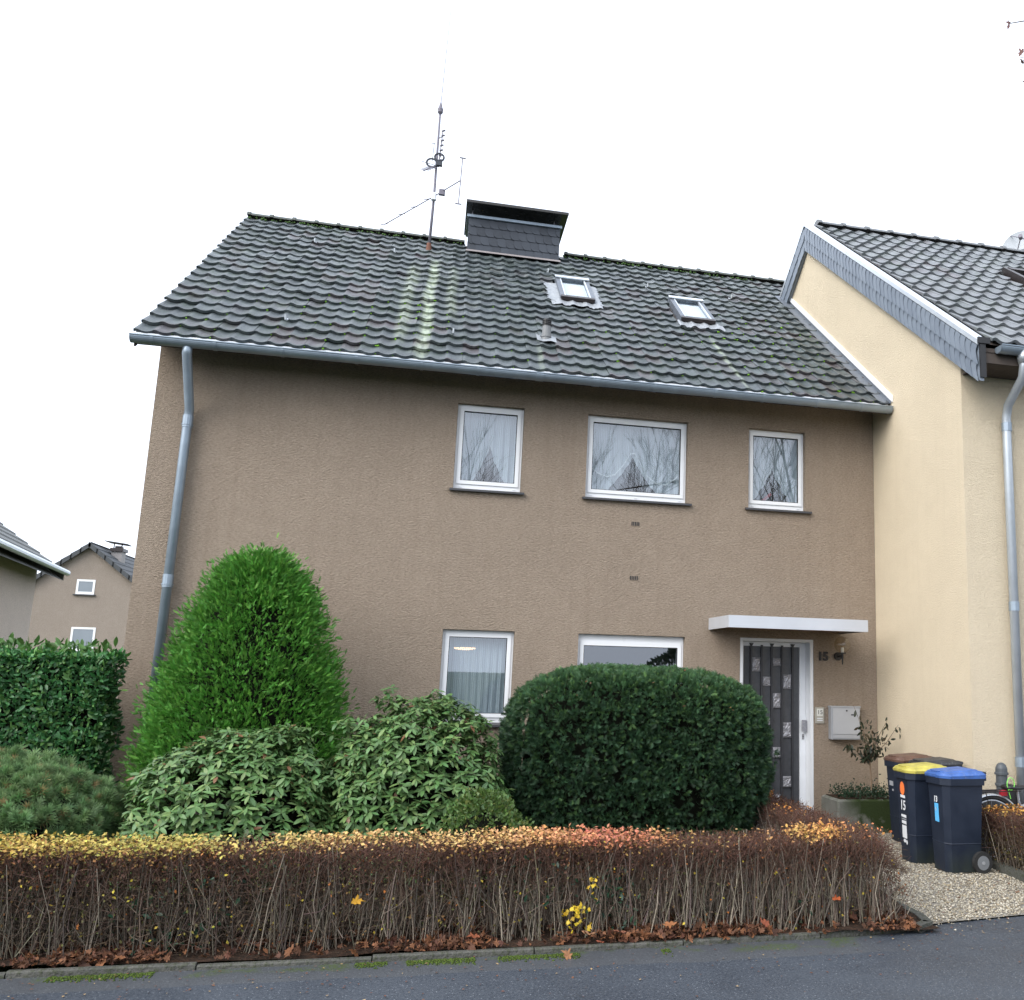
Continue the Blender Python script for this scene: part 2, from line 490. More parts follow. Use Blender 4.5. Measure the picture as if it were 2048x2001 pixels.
def m_asphalt():
    m = N('worn_asphalt'); p = m.pos()
    n = m.noise(p, 1.1, 6, 0.7, .6); n2 = m.noise(p, 130, 3); n3 = m.noise(p, 30, 4)
    col = m.mix(m.val(n, 0.3, 0.7), (0.020, 0.027, 0.038), (0.036, 0.045, 0.058))
    col = m.mix(m.val(n2, 0.58, 0.76, 0, 0.5), col, (0.16, 0.165, 0.175))
    n4 = m.noise(p, 62, 3, .7)
    col = m.mix(m.val(n4, 0.42, 0.68, 0, 0.75), col, (0.085, 0.095, 0.110))
    vs_ = m.n('ShaderNodeTexVoronoi'); vs_.inputs['Scale'].default_value = 38; m.l(p, vs_.inputs['Vector'])
    col = m.mix(m.val(vs_.outputs['Distance'], 0.16, 0.10, 0, 0.7), col, (0.26, 0.28, 0.30))
    col = m.mix(m.val(n3, 0.58, 0.72, 0, 0.5), col, (0.014, 0.017, 0.021))
    s = m.sep(p)
    edge = m.math('ADD', s[1], m.math('MULTIPLY', m.noise(p, 1.5, 4), 0.16))
    # an older strip of paving along the kerb, and green growth in its joint
    left_ = m.val(s[0], 6.5, 6.2)
    col = m.mix(m.math('MULTIPLY', left_, m.val(edge, -5.26, -5.24, 0, 0.4)), col, (0.085, 0.085, 0.083))
    gm = m.math('MULTIPLY', m.val(m.math('ADD', s[1], m.math('MULTIPLY', m.noise(p, 4.0, 4), 0.2)), -5.08, -5.02), m.math('MULTIPLY', left_, m.val(m.noise(p, 2.2, 3), 0.50, 0.58)))
    gm = m.math('MULTIPLY', gm, m.val(m.noise(p, 45, 4, .7), .40, .58))
    col = m.mix(gm, col, (0.055, 0.078, 0.020))
    m.base(col); m.set(m.val(n, 0.3, 0.7, 0.42, 0.66), 0, 0.5)
    m.bump(m.math('ADD', n2, m.math('MULTIPLY', n3, 0.6)), 0.5, 0.004)
    return m.m
M['asphalt'] = m_asphalt()

def m_ground(name, a, b, c, sc):
    m = N(name); p = m.pos()
    n = m.noise(p, sc, 5, 0.65); n2 = m.noise(p, sc * 9, 4)
    m.base(m.mix(m.val(n2, 0.45, 0.7, 0, 0.7), m.mix(m.val(n, 0.35, 0.65), a, b), c)); m.set(0.95, 0, 0.1)
    m.bump(n2, 0.8, 0.02); return m.m
M['soil'] = m_ground('dark_garden_soil', (0.022, 0.016, 0.012), (0.045, 0.03, 0.022), (0.075, 0.04, 0.025), 4)
M['lawn'] = m_ground('rough_lawn', (0.04, 0.06, 0.02), (0.06, 0.08, 0.03), (0.03, 0.05, 0.015), 2)
M['gravel'] = m_ground('pale_gravel', (0.24, 0.22, 0.19), (0.30, 0.28, 0.24), (0.12, 0.105, 0.085), 6)
M['edge'] = m_ground('mossy_concrete_edging', (0.075, 0.076, 0.070), (0.115, 0.113, 0.10), (0.045, 0.055, 0.025), 5)

# ------------------------------------------------------------------ the setting: ground, road, path
XN = 8.88            # the plane where the brown house meets the cream one
g = MB(); g.quad((-400, -400, -0.03), (400, -400, -0.03), (400, 400, -0.03), (-400, 400, -0.03))
tag(g.build('ground', M['lawn']), kind='structure')
def road_edge(x):
    pts = [(-60, -5.03), (3.5, -5.03), (6.6, -4.93), (7.0, -4.72), (8.0, -4.56), (9.5, -4.4), (60, -4.4)]
    for (a, b), (c, d) in zip(pts, pts[1:]):
        if x <= c: return b + (d - b) * (x - a) / (c - a)
    return -4.4
xs = [-60, -20, -8, -4, -2] + [i * 0.35 for i in range(-4, 35)] + [14, 20, 60]
g = MB()
for a, b in zip(xs, xs[1:]):
    g.quad((a, -11.5, 0.0), (b, -11.5, 0.0), (b, road_edge(b), 0.0), (a, road_edge(a), 0.0))
tag(g.build('road', M['asphalt']), kind='structure')
g = MB()
for a, b in zip(xs, xs[1:]):
    g.quad((a, -16.5, 0.004), (b, -16.5, 0.004), (b, -11.5, 0.004), (a, -11.5, 0.004))
tag(g.build('road_far_lane', M['asphalt']), kind='structure')
g = MB(); g.quad((-30, -40, -0.01), (40, -40, -0.01), (40, -16.5, -0.01), (-30, -16.5, -0.01))
tag(g.build('verge', M['lawn']), kind='structure')
# garden soil with small rises, the path between the hedges
nx, ny = 60, 36
gx = np.linspace(-8, 6.93, nx); gy = np.linspace(-4.95, 0.6, ny)
GX, GY = np.meshgrid(gx, gy, indexing='ij')
P3 = np.stack([GX, GY, GX * 0], -1)
GZ = 0.035 + 0.03 * vnoise(P3, 1.7, 3) + 0.015 * vnoise(P3, 6.0, 4) + 0.05 * np.clip((GY + 4.9) / 1.0, 0, 1)
V = np.stack([GX, GY, GZ], -1).reshape(-1, 3)
idx = np.arange(nx * ny).reshape(nx, ny)
F = np.stack([idx[:-1, :-1], idx[1:, :-1], idx[1:, 1:], idx[:-1, 1:]], -1).reshape(-1, 4)
tag(link('garden_soil', np_mesh('garden_soil', V, F, M['soil'])), kind='structure')
g = MB()
gxs = [6.93 + i * 0.19 for i in range(11)]
for a, b in zip(gxs, gxs[1:]):
    g.quad((a, road_edge(a) - 0.01, 0.012), (b, road_edge(b) - 0.01, 0.012), (b, 0.5, 0.03), (a, 0.5, 0.03))
path = tag(g.build('gravel_path', M['gravel']), kind='structure')
g = MB(); g.quad((8.83, road_edge(9) - 0.01, 0.01), (20, -4.4, 0.01), (20, 0.4, 0.01), (8.83, 0.4, 0.01))
tag(g.build('neighbour_garden_soil', M['soil']), kind='structure')
# pebbles on the path
n = 19000
px_ = rng.uniform(6.95, 8.6, n); py_ = rng.uniform(-5.0, -0.3, n)
ok = py_ > np.array([road_edge(x) for x in px_]) + 0.015 - np.abs(rng.normal(size=n)) * np.where(rng.random(n) < .22, .12, .015)
px_, py_ = px_[ok], py_[ok]; n = len(px_)
pos = np.c_[px_, py_, np.full(n, 0.017) + rng.uniform(0, 0.01, n)]
oct_v = np.array([(1, 0, 0), (0, 1, 0), (-1, 0, 0), (0, -1, 0), (0, 0, 0.6), (0, 0, -0.6)], float)
oct_f = np.array([(0, 1, 4), (1, 2, 4), (2, 3, 4), (3, 0, 4), (1, 0, 5), (2, 1, 5), (3, 2, 5), (0, 3, 5)])
X, Y, Z = frames(np.c_[rng.normal(size=(n, 2)), rng.normal(size=n) * 0.25], np.tile([0, 0, 1.0], (n, 1)) + rng.normal(size=(n, 3)) * 0.3)
V, F = scatter(oct_v, oct_f, pos, X, Y, Z, rng.uniform(0.005, 0.013, n))
base = np.array([.98, .95, .88]) * np.array([(0.46, 0.43, 0.37), (0.36, 0.33, 0.27), (0.58, 0.55, 0.49), (0.24, 0.20, 0.15), (0.42, 0.36, 0.26)])
c = base[rng.choice(5, n, p=[.35, .25, .2, .1, .1])] * rng.uniform(0.8, 1.15, (n, 1))
o = link('pebbles', np_mesh('pebbles', V, F, M['twig'], rep_cols(c, 8)))
tag(o, 'pale loose gravel covering the path to the door', 'gravel', kind='stuff')

# kerb: edging stones laid end to end along the garden
kerb = thing('kerb_edging', (3.0, -4.99, 0), 'low grey edging of concrete stones between hedge and asphalt', 'kerb')
xk = -3.0
while xk < 6.75:
    xe = min(xk + 0.996, 6.78)
    y0, y1 = road_edge(xk) + 0.0, road_edge(xe) + 0.0
    g = MB()
    dz = random.uniform(-0.006, 0.006)
    poly = [(0, -0.05), (0, 0.022), (0.008, 0.030), (0.042, 0.030), (0.050, 0.022), (0.050, -0.05)]
    g.prism(poly, lambda u, v, w: ((xk + 0.002) * (1 - w) + (xe - 0.002) * w, (y0 * (1 - w) + y1 * w) + u, v + dz))
    g.build('kerb_stone', M['edge'], kerb)
    xk += 1.0
# the rounded corner and the return along the path
pk = [(6.78, -4.925), (6.93, -4.83), (6.98, -4.6), (6.97, -3.7), (6.96, -2.7), (6.95, -1.7), (6.95, -0.7)]
for (a, b), (c, d) in zip(pk, pk[1:]):
    t = Vector((c - a, d - b, 0)).normalized(); q = Vector((-t.y, t.x, 0)) * 0.07
    a_ = Vector((a, b, 0)) + t * 0.005; c_ = Vector((c, d, 0)) - t * 0.005
    h = 0.05
    g = MB(); g.add([a_, c_, c_ + q, a_ + q, a_ + Vector((0, 0, h)), c_ + Vector((0, 0, h)), c_ + q + Vector((0, 0, h)), a_ + q + Vector((0, 0, h))],
                    [(0, 3, 2, 1), (4, 5, 6, 7), (0, 1, 5, 4), (1, 2, 6, 5), (2, 3, 7, 6), (3, 0, 4, 7)])
    g.build('kerb_stone', M['edge'], kerb)
ke2 = thing('path_edging', (8.6, -3.5, 0), 'worn mossy edging stones under the right-hand hedge', 'kerb')
pk = [(8.40, -4.48), (8.52, -3.6), (8.62, -2.7), (8.64, -2.3)]
for (a, b), (c, d) in zip(pk, pk[1:]):
    g = MB(); h = 0.09
    vs = [(a, b + .005), (c, d - .005), (c + .09, d - .005), (a + .09, b + .005)]
    g.add([(x, y, -0.03) for x, y in vs] + [(x, y, h) for x, y in vs], [(0, 3, 2, 1), (4, 5, 6, 7), (0, 1, 5, 4), (1, 2, 6, 5), (2, 3, 7, 6), (3, 0, 4, 7)])
    g.build('kerb_stone', M['edge'], ke2)

# ------------------------------------------------------------------ the brown house
H = thing('brown_house', (4.4, 3.5, 0), 'brown roughcast house with dark tiled roof and white windows', 'house')
WIN = {'w1': (3.366, 4.176, 3.923, 4.989), 'w2': (4.973, 6.280, 3.923, 4.989), 'w3': (7.107, 7.896, 3.923, 4.989),
       'w4': (3.358, 4.193, 1.160, 2.239), 'w5': (4.959, 6.295, 1.160, 2.239)}
DOOR = (7.012, 8.001, 0.06, 2.258)
def wall_with_openings(b, x0, x1, z0, z1, holes, y, depth):
    X = sorted({x0, x1} | {h[0] for h in holes} | {h[1] for h in holes})
    Z = sorted({z0, z1} | {h[2] for h in holes} | {h[3] for h in holes})
    for a, c in zip(X, X[1:]):
        for d, e in zip(Z, Z[1:]):
            mx, mz = (a + c) / 2, (d + e) / 2
            if any(h[0] < mx < h[1] and h[2] < mz < h[3] for h in holes): continue
            b.quad((a, y, d), (c, y, d), (c, y, e), (a, y, e))
            b.quad((a, y + depth, d), (a, y + depth, e), (c, y + depth, e), (c, y + depth, d))
    for h in holes:
        a, c, d, e = h
        b.quad((a, y, d), (a, y, e), (a, y + depth, e), (a, y + depth, d))
        b.quad((c, y, d), (c, y + depth, d), (c, y + depth, e), (c, y, e))
        b.quad((a, y, e), (c, y, e), (c, y + depth, e), (a, y + depth, e))
        b.quad((a, y, d), (a, y + depth, d), (c, y + depth, d), (c, y, d))
g = MB()
wall_with_openings(g, 0, XN - 0.003, -0.1, 5.62, list(WIN.values()) + [DOOR], 0.0, 0.30)
BY = 7.6
def gable(b, x, flip):
    pts = [(x, 0, -0.1), (x, BY, -0.1), (x, BY, 5.62), (x, RIDGE_Y, RIDGE_Z - 0.14), (x, 0, 5.62)]
    b.add(pts, [tuple(range(5)) if flip else (4, 3, 2, 1, 0)])
gable(g, 0, False)
g.quad((0, BY, -0.1), (0, BY, 5.62), (XN - .003, BY, 5.62), (XN - .003, BY, -0.1))
wall = g.build('wall', M['brown'], H)
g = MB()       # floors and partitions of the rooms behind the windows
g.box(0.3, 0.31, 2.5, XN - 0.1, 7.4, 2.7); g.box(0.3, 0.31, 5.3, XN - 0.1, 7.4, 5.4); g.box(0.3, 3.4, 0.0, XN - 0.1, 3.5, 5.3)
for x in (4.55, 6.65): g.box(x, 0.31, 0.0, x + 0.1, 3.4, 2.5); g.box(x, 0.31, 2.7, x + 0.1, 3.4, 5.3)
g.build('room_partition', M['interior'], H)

def ring(b, x0, x1, z0, z1, l, r, bt, t, y0, y1):
    b.box(x0, y0, z0, x0 + l, y1, z1); b.box(x1 - r, y0, z0, x1, y1, z1)
    b.box(x0 + l, y0, z0, x1 - r, y1, z0 + bt); b.box(x0 + l, y0, z1 - t, x1 - r, y1, z1)

def window(key, sill_x, head=0.0, curtain=None, bottom=0.075):
    x0, x1, z0, z1 = WIN[key]
    e = 0.003
    b = MB(); ring(b, x0 + e, x1 - e, z0 + 0.012, z1 - e, 0.034, 0.034, bottom - 0.01, 0.036 + head, 0.075, 0.15)
    w = b.build('window', M['pvc'], H)
    b = MB(); ring(b, x0 + e + 0.030, x1 - e - 0.030, z0 + bottom - 0.004, z1 - e - 0.032 - head, 0.046, 0.046, 0.044, 0.046, 0.060, 0.135)
    b.build('sash', M['pvc'], w)
    gx0, gx1, gz0, gz1 = x0 + 0.079, x1 - 0.079, z0 + bottom + 0.040, z1 - 0.081 - head
    b = MB(); ring(b, gx0 - 0.004, gx1 + 0.004, gz0 - 0.004, gz1 + 0.004, 0.011, 0.011, 0.011, 0.011, 0.0665, 0.094)
    b.build('gasket', M['black'], w)
    b = MB(); b.box(gx0, 0.088, gz0, gx1, 0.092, gz1); b.build('pane', M['glass'], w)
    if bottom > 0.06:
        b = MB()
        for fx in (0.10, 0.90) if x1 - x0 < 1 else (0.06, 0.5, 0.94):
            cx = x0 + fx * (x1 - x0); b.box(cx - 0.016, 0.068, z0 + 0.030, cx + 0.016, 0.076, z0 + 0.040)
        b.build('drain_cap', M['white_metal'], w)
    if sill_x:
        b = MB(); b.add([(sill_x[0], -0.055, z0 - 0.034), (sill_x[1], -0.055, z0 - 0.034), (sill_x[1], 0.08, z0 - 0.022), (sill_x[0], 0.08, z0 - 0.022),
                         (sill_x[0], -0.055, z0 - 0.008), (sill_x[1], -0.055, z0 - 0.008), (sill_x[1], 0.08, z0 + 0.010), (sill_x[0], 0.08, z0 + 0.010)],
                        [(0, 3, 2, 1), (4, 5, 6, 7), (0, 1, 5, 4), (1, 2, 6, 5), (2, 3, 7, 6), (3, 0, 4, 7)])
        b.build('sill', M['sill'], w)
    return w, (gx0, gx1, gz0, gz1)

def curtain(w, gb, contour, y=0.21, folds=9, amp=0.018, name='curtain', mat='curtain', ztop=None):
    gx0, gx1, gz0, gz1 = gb; gx0 -= 0.05; gx1 += 0.05
    nx, nz = 90, 14
    b = MB(); vs = []; fs = []
    zt = (gz1 + 0.03) if ztop is None else ztop
    for i in range(nx + 1):
        t = i / nx; x = gx0 + (gx1 - gx0) * t
        zb = gz0 - 0.03 + (gz1 - gz0) * contour(t)
        for j in range(nz + 1):
            s = j / nz
            vs.append((x, y + amp * math.sin(t * folds * 6.283 + 0.9 * math.sin(s * 3 + t * 5)) * (0.6 + 0.4 * s) + 0.006 * math.sin(t * folds * 17), zt + (zb - zt) * s))
    for i in range(nx):
        for j in range(nz):
            a = i * (nz + 1) + j
            fs.append((a, a + 1, a + nz + 2, a + nz + 1))
    b.add(vs, fs)
    return b.build(name, M[mat], w, smooth=True)

def trim(w, gb, pts, y=0.195, wdt=0.013):
    gx0, gx1, gz0, gz1 = gb
    b = MB()
    P = []
    for (a, c), (d, e) in zip(pts, pts[1:]):
        for k in range(6):
            t = k / 6; P.append((a + (d - a) * t, c + (e - c) * t))
    P.append(pts[-1])
    Q = [(gx0 + (gx1 - gx0) * a, gz0 + (gz1 - gz0) * c) for a, c in P]
    for k, ((a, c), (d, e)) in enumerate(zip(Q, Q[1:])):
        wob = 0.006 * (k % 2)
        b.quad((a, y, c + wdt / 2), (d, y, e + wdt / 2), (d, y - 0.004, e - wdt / 2 - wob), (a, y - 0.004, c - wdt / 2 - 0.006 * ((k + 1) % 2)))
    return b.build('curtain_trim', M['lace'], w)

w1, g1 = window('w1', (3.325, 4.215))
curtain(w1, g1, lambda t: .60 * max(0.0, 1 - (abs(t - 0.52) / .30) ** .75) + .012 * math.sin(t * 60) * (abs(t - .52) < .30), folds=7)
curtain(w1, g1, lambda t: .36 * max(0.0, 1 - (abs(t - 0.52) / .22) ** .9) + .012 * math.sin(t * 70) * (abs(t - .52) < .22), folds=9, y=.25, name='veil', mat='veil')
w2, g2 = window('w2', (4.935, 6.335))
curtain(w2, g2, lambda t: .60 * max(0.0, 1 - (abs(t - 0.48) / .29) ** .8) + .010 * math.sin(t * 80) * (abs(t - .48) < .29), folds=11)
trim(w2, g2, [(0, .37), (.08, .28), (.19, .23), (.28, .27), (.37, .42), (.45, .60), (.50, .61), (.57, .45), (.65, .28), (.75, .18), (.86, .17), (.95, .25), (1, .31)])
curtain(w2, g2, lambda t: .40 * max(0.0, 1 - (abs(t - 0.48) / .20) ** .9) + .010 * math.sin(t * 90) * (abs(t - .48) < .2), folds=13, y=.25, name='veil', mat='veil')
w3, g3 = window('w3', (7.060, 7.965))
curtain(w3, g3, lambda t: .58 * max(0.0, 1 - (abs(t - 0.5) / .40) ** .8) + .012 * math.sin(t * 50) * (abs(t - .5) < .4), folds=6)
curtain(w3, g3, lambda t: .42 * max(0.0, 1 - (abs(t - 0.5) / .30) ** .9) + .012 * math.sin(t * 60) * (abs(t - .5) < .3), folds=8, y=.25, name='veil', mat='veil')
w4, g4 = window('w4', (3.32, 4.24))
curtain(w4, g4, lambda t: 0.0, folds=10, amp=0.012)
w5, g5 = window('w5', (4.92, 6.335), head=0.055)
# things that stand inside, seen through the panes
b = MB(); b.tube([(7.30, 0.30, 3.99), (7.52, 0.30, 4.18)], 0.022, 8)
wand = thing('leaning_stick', (7.30, 0.30, 3.97), 'dark stick with a red grip leaning behind the right upper window', 'stick')
b.build('grip', M['red'], wand)
b = MB(); b.tube([(7.52, 0.30, 4.18), (7.60, 0.30, 4.25)], 0.020, 8); b.tube([(7.17, 0.30, 3.88), (7.30, 0.30, 3.99)], 0.017, 8); b.build('shaft', M['black'], wand)
b = MB(); b.lathe((3.66, 0.30, 1.62), [(0.005, 0.11), (0.02, 0.10), (0.055, 0.02), (0.06, 0.0)], 14)
o = b.top('paper_pendant', M['lace'], 'small white cone hanging behind the net curtain of the lower left window', 'ornament')
lm = N('warm_lamp'); lm.p.inputs['Emission Color'].default_value = (1.0, 0.55, 0.25, 1); lm.p.inputs['Emission Strength'].default_value = 9.0
M['lamp'] = lm.m
b = MB()
lamp = thing('ceiling_lamp', (3.72, 0.75, 1.95), 'lit warm ceiling lamp glowing behind the net curtain of the lower left window', 'lamp')
b.tube([(3.72, 0.75, 2.49), (3.72, 0.75, 2.06)], 0.012, 6); b.tube([(3.50, 0.75, 2.06), (3.94, 0.75, 2.06)], 0.012, 6); b.build('lamp_arm', M['dark_metal'], lamp)
b = MB(); b.tube([(3.52, .75, 2.035), (3.66, .74, 2.03), (3.78, .75, 2.04)], [.010, .018, .008], 8); b.build('light_tube', M['lamp'], lamp, smooth=True)

# air bricks
for z in (3.621, 2.942):
    b = MB(); b.box(5.565, -0.004, z - 0.03, 5.675, 0.004, z + 0.03)
    v = b.build('air_vent', M['brown'], H)
    b = MB()
    for k in range(5): b.box(5.570 + k * 0.0215, -0.0065, z - 0.024, 5.570 + k * 0.0215 + 0.013, -0.002, z + 0.024)
    b.build('vent_slots', M['black'], v)

# door ---------------------------------------------------------------
dx0, dx1, dz0, dz1 = DOOR
DY = 0.15
b = MB()
b.box(dx1 - 0.045, 0.004, dz0, dx1 - 0.003, 0.22, dz1 - 0.003); b.box(dx0 + 0.003, 0.004, dz0, dx0 + 0.040, 0.22, dz1 - 0.003)
b.box(dx0 + 0.04, 0.004, dz1 - 0.04, dx1 - 0.045, 0.22, dz1 - 0.003)
door = b.build('door', M['white_metal'], H)
lx0, lx1, lz1 = 7.056, 7.952, dz1 - 0.042
gx0, gx1, gz0, gz1 = 7.108, 7.870, 0.14, 2.160
b = MB(); ring(b, lx0, lx1, dz0 + 0.01, lz1, gx0 - lx0, lx1 - gx1, gz0 - dz0 - .01, lz1 - gz1, DY, DY + 0.05); b.build('leaf_frame', M['white_metal'], door)
mm = N('smoked_ribbed_glass'); pp = mm.pos()
wv = mm.n('ShaderNodeTexWave', bands_direction='X'); wv.inputs['Scale'].default_value = 26; wv.inputs['Distortion'].default_value = 0.6; mm.l(pp, wv.inputs['Vector'])
mm.base(mm.mix(mm.noise(pp, 20, 4), (0.045, 0.047, 0.054), (0.095, 0.098, 0.108))); mm.set(0.28, 0, 0.5); mm.bump(wv.outputs[0], 0.5, 0.004)
b = MB(); b.box(gx0, DY + 0.02, gz0, gx1, DY + 0.032, gz1); b.build('pane', mm.m, door)
M['door_bar'] = plain('dark_grey_door_bar', (.045, .046, .052), .45, .3, .25, 12)
fr = [.132, .316, .497, .679, .868]
for k, f_ in enumerate(fr):
    xc = gx0 + f_ * (gx1 - gx0)
    b = MB(); zt = gz1 + (0.035 if k % 2 == 0 else 0.015)
    b.box(xc - 0.011, DY - 0.022, gz0 - 0.02, xc + 0.011, DY + 0.019, zt - 0.03)
    wt = 0.028 if k % 2 == 0 else 0.014
    b.add([(xc - 0.011, DY - 0.024, zt - 0.03), (xc + 0.011, DY - 0.024, zt - 0.03), (xc + wt, DY - 0.024, zt), (xc - wt, DY - 0.024, zt),
           (xc - 0.011, DY - 0.002, zt - 0.03), (xc + 0.011, DY - 0.002, zt - 0.03), (xc + wt, DY - 0.002, zt), (xc - wt, DY - 0.002, zt)],
          [(0, 1, 2, 3), (7, 6, 5, 4), (1, 5, 6, 2), (4, 0, 3, 7), (3, 2, 6, 7), (0, 4, 5, 1)])
    b.build('bar', M['door_bar'], door)
def dz_(v): return 1.8 + ((2.256 - (v - 345) * 0.001349) - 1.8) * 1.013
def dx_(u): return 3.218 + ((7.058 + (u - 398) / 507 * 0.751) - 3.218) * 1.013
plates = [(0, 470, 525, 655), (1, 570, 700, 785), (1, 575, 1080, 1140), (1, 575, 1460, 1600), (2, 670, 525, 600), (2, 670, 850, 985), (2, 670, 1340, 1432), (3, 765, 675, 810),
          (3, 765, 1115, 1252), (3, 768, 1600, 1697), (0, 470, 1640, 1722), (0, 470, 1150, 1270), (2, 670, 1760, 1850), (1, 575, 1900, 1990)]
for seg, u, v0, v1 in plates:
    xa = gx0 + fr[seg] * (gx1 - gx0) + 0.013; xb = gx0 + fr[seg + 1] * (gx1 - gx0) - 0.013
    za, zb = max(dz_(v1), 0.15), dz_(v0)
    nxp, nzp = 7, 9
    b = MB(); vs = []; fs = []
    for i in range(nxp + 1):
        for j in range(nzp + 1):
            edge = i in (0, nxp) or j in (0, nzp)
            vs.append((xa + (xb - xa) * i / nxp, DY - (0.004 if edge else random.uniform(0.006, 0.020)), za + (zb - za) * j / nzp))
    for i in range(nxp):
        for j in range(nzp):
            a = i * (nzp + 1) + j; fs.append((a, a + nzp + 1, a + nzp + 2, a + 1))
    b.add(vs, fs); b.box(xa, DY - 0.003, za, xb, DY + 0.018, zb)
    b.build('cast_plate', M['door_cast'], door)
b = MB(); b.cbox(7.880, DY - 0.055, 1.10, 7.950, DY - 0.035, 1.245, 0.006); b.box(7.905, DY - 0.036, 1.15, 7.925, DY, 1.19); b.build('handle', M['door_cast'], door)
b = MB(); b.box(7.900, DY - 0.006, 1.00, 7.928, DY, 1.065); b.build('lock_plate', M['alu'], door)
b = MB(); b.lathe((7.914, DY - 0.008, 1.03), [(0.006, 0.0), (0.006, 0.012)], 8); b.build('keyhole', M['black'], door)
b = MB(); b.box(6.95, -0.32, -0.02, 8.05, 0.14, 0.058); b.build('door_step', M['concrete'], H)

# canopy over the door
b = MB()
cx0, cx1, cz0, cz1, cd = 6.595, 8.364, 2.338, 2.480, 0.834
b.box(cx0, -cd, cz0, cx1, -cd + 0.02, cz1); b.box(cx0, -cd + 0.02, cz0, cx0 + 0.02, -0.002, cz1); b.box(cx1 - 0.02, -cd + 0.02, cz0, cx1, -0.002, cz1)
canopy = b.build('canopy', plain('brushed_grey_fascia', (.55, .57, .61), .4, .25, .1, 3), H)
b = MB(); b.box(cx0 + .021, -cd + .021, cz0 + 0.02, cx1 - .021, -0.002, cz0 + 0.04); b.build('canopy_soffit', plain('varnished_boards', (0.22, 0.13, 0.08), 0.6, var=0.3, scale=8), canopy)
b = MB(); b.box(cx0 + .021, -cd + .021, cz1 - 0.04, cx1 - .021, -0.002, cz1 - 0.02); b.build('canopy_top', M['zinc'], canopy)

def text_mesh(txt, size, mat, thick, bold=0.0):
    cu = bpy.data.curves.new('lettering', 'FONT'); cu.body = txt; cu.size = size; cu.extrude = thick; cu.offset = bold
    cu.align_x = 'CENTER'; cu.align_y = 'CENTER'
    o = bpy.data.objects.new('lettering', cu); COL.objects.link(o)
    bpy.context.view_layer.update()
    me = bpy.data.meshes.new_from_object(o.evaluated_get(bpy.context.evaluated_depsgraph_get()))
    bpy.data.objects.remove(o); bpy.data.curves.remove(cu)
    me.materials.clear(); me.materials.append(mat)
    return me
o = link('house_number', text_mesh('15', 0.15, M['black'], 0.008, 0.006), H, Vector((8.126, -0.012, 2.045)) - ORG[H])
o.rotation_euler = (R(90), 0, 0)

# gutter, downpipe
GY, GZ, GR = -0.552, 5.266, 0.076
def gutter(b, x0, x1, y, z, r, n=12):
    poly = [(r * math.cos(math.pi + math.pi * k / n), r * math.sin(math.pi + math.pi * k / n)) for k in range(n + 1)]
    poly += [((r - 0.006) * math.cos(2 * math.pi - math.pi * k / n), (r - 0.006) * math.sin(2 * math.pi - math.pi * k / n)) for k in range(n + 1)]
    b.prism(poly, lambda u, v, w: (x0 + (x1 - x0) * w, y + u, z + v))
b = MB(); gutter(b, -0.152, 8.862, GY, GZ, GR)
b.tube([(-0.152, GY - GR, GZ), (8.862, GY - GR, GZ)], 0.009, 8)
for x in (-0.152, 8.850):
    poly = [(GR * math.cos(math.pi + math.pi * k / 10), GR * math.sin(math.pi + math.pi * k / 10)) for k in range(11)]
    b.prism(poly, lambda u, v, w: (x + 0.012 * w, GY + u * 0.97, GZ + v * 0.97))
gut = b.build('gutter', M['zinc'], H, smooth=False)
xb = 0.05
while xb < 8.8:
    b = MB(); gutter(b, xb, xb + (0.035 if random.random() < .8 else .09), GY, GZ, GR + 0.005); b.build('bracket', M['zinc'], gut); xb += random.uniform(0.62, 0.80)
b = MB(); b.add([(-0.14, -0.455, 5.345), (XN - 0.03, -0.455, 5.345), (XN - 0.03, -0.512, 5.326), (-0.14, -0.512, 5.326), (-0.14, -0.518, 5.255), (XN - 0.03, -0.518, 5.255)],
                 [(0, 3, 2, 1), (3, 4, 5, 2)])
b.build('eave_flashing', M['white_metal'], H)
b = MB(); b.tube([(0.42, -0.545, 5.24), (0.415, -0.53, 5.13), (0.395, -0.09, 4.62), (0.39, -0.078, 4.50), (0.36, -0.078, 0.05)], 0.050, 14)
dp = b.build('downpipe', M['zinc'], H, smooth=True)
for z in (4.47, 2.66, 0.9):
    x = 0.36 + (z - 0.05) / 4.45 * 0.03
    b = MB(); b.tube([(x, -0.078, z + 0.07), (x, -0.078, z - 0.07)], 0.056, 14); b.tube([(x, -0.078, z - .03), (x, -0.078, z - .045)], 0.062, 14); b.build('pipe_collar', M['zinc'], dp, smooth=False)
b = MB(); b.box(-0.10, -0.475, 5.205, XN - .03, -0.455, 5.33); b.build('fascia', M['soffit'], H)

# roof ---------------------------------------------------------------
def tile_mesh(name, px, gauge, h, mat, lip=0.026):
    prof = [(0.0, .70), (.10, 1.0), (.20, .86), (.32, .30), (.46, -.12), (.60, -.30), (.74, -.22), (.88, .12), (1.0, .62)]
    L = gauge + 0.05
    vs = []
    for u, z in prof: vs.append((u * px, -0.012 + 0.012 * z, z * h + lip + 0.012))
    for u, z in prof: vs.append((u * px, L, z * h + 0.004))
    for u, z in prof: vs.append((u * px, -0.010 + 0.012 * z, z * h + 0.010))
    n = len(prof); fs = []
    for i in range(n - 1):
        fs.append((i, i + 1, n + i + 1, n + i)); fs.append((2 * n + i, 2 * n + i + 1, i + 1, i))
    fs.append((0, n, 2 * n)); fs.append((n - 1, 3 * n - 1, 2 * n - 1))
    me = bpy.data.meshes.new(name); me.from_pydata(vs, [], fs); me.materials.append(mat)
    me.update()
    return me, np.array(vs), fs

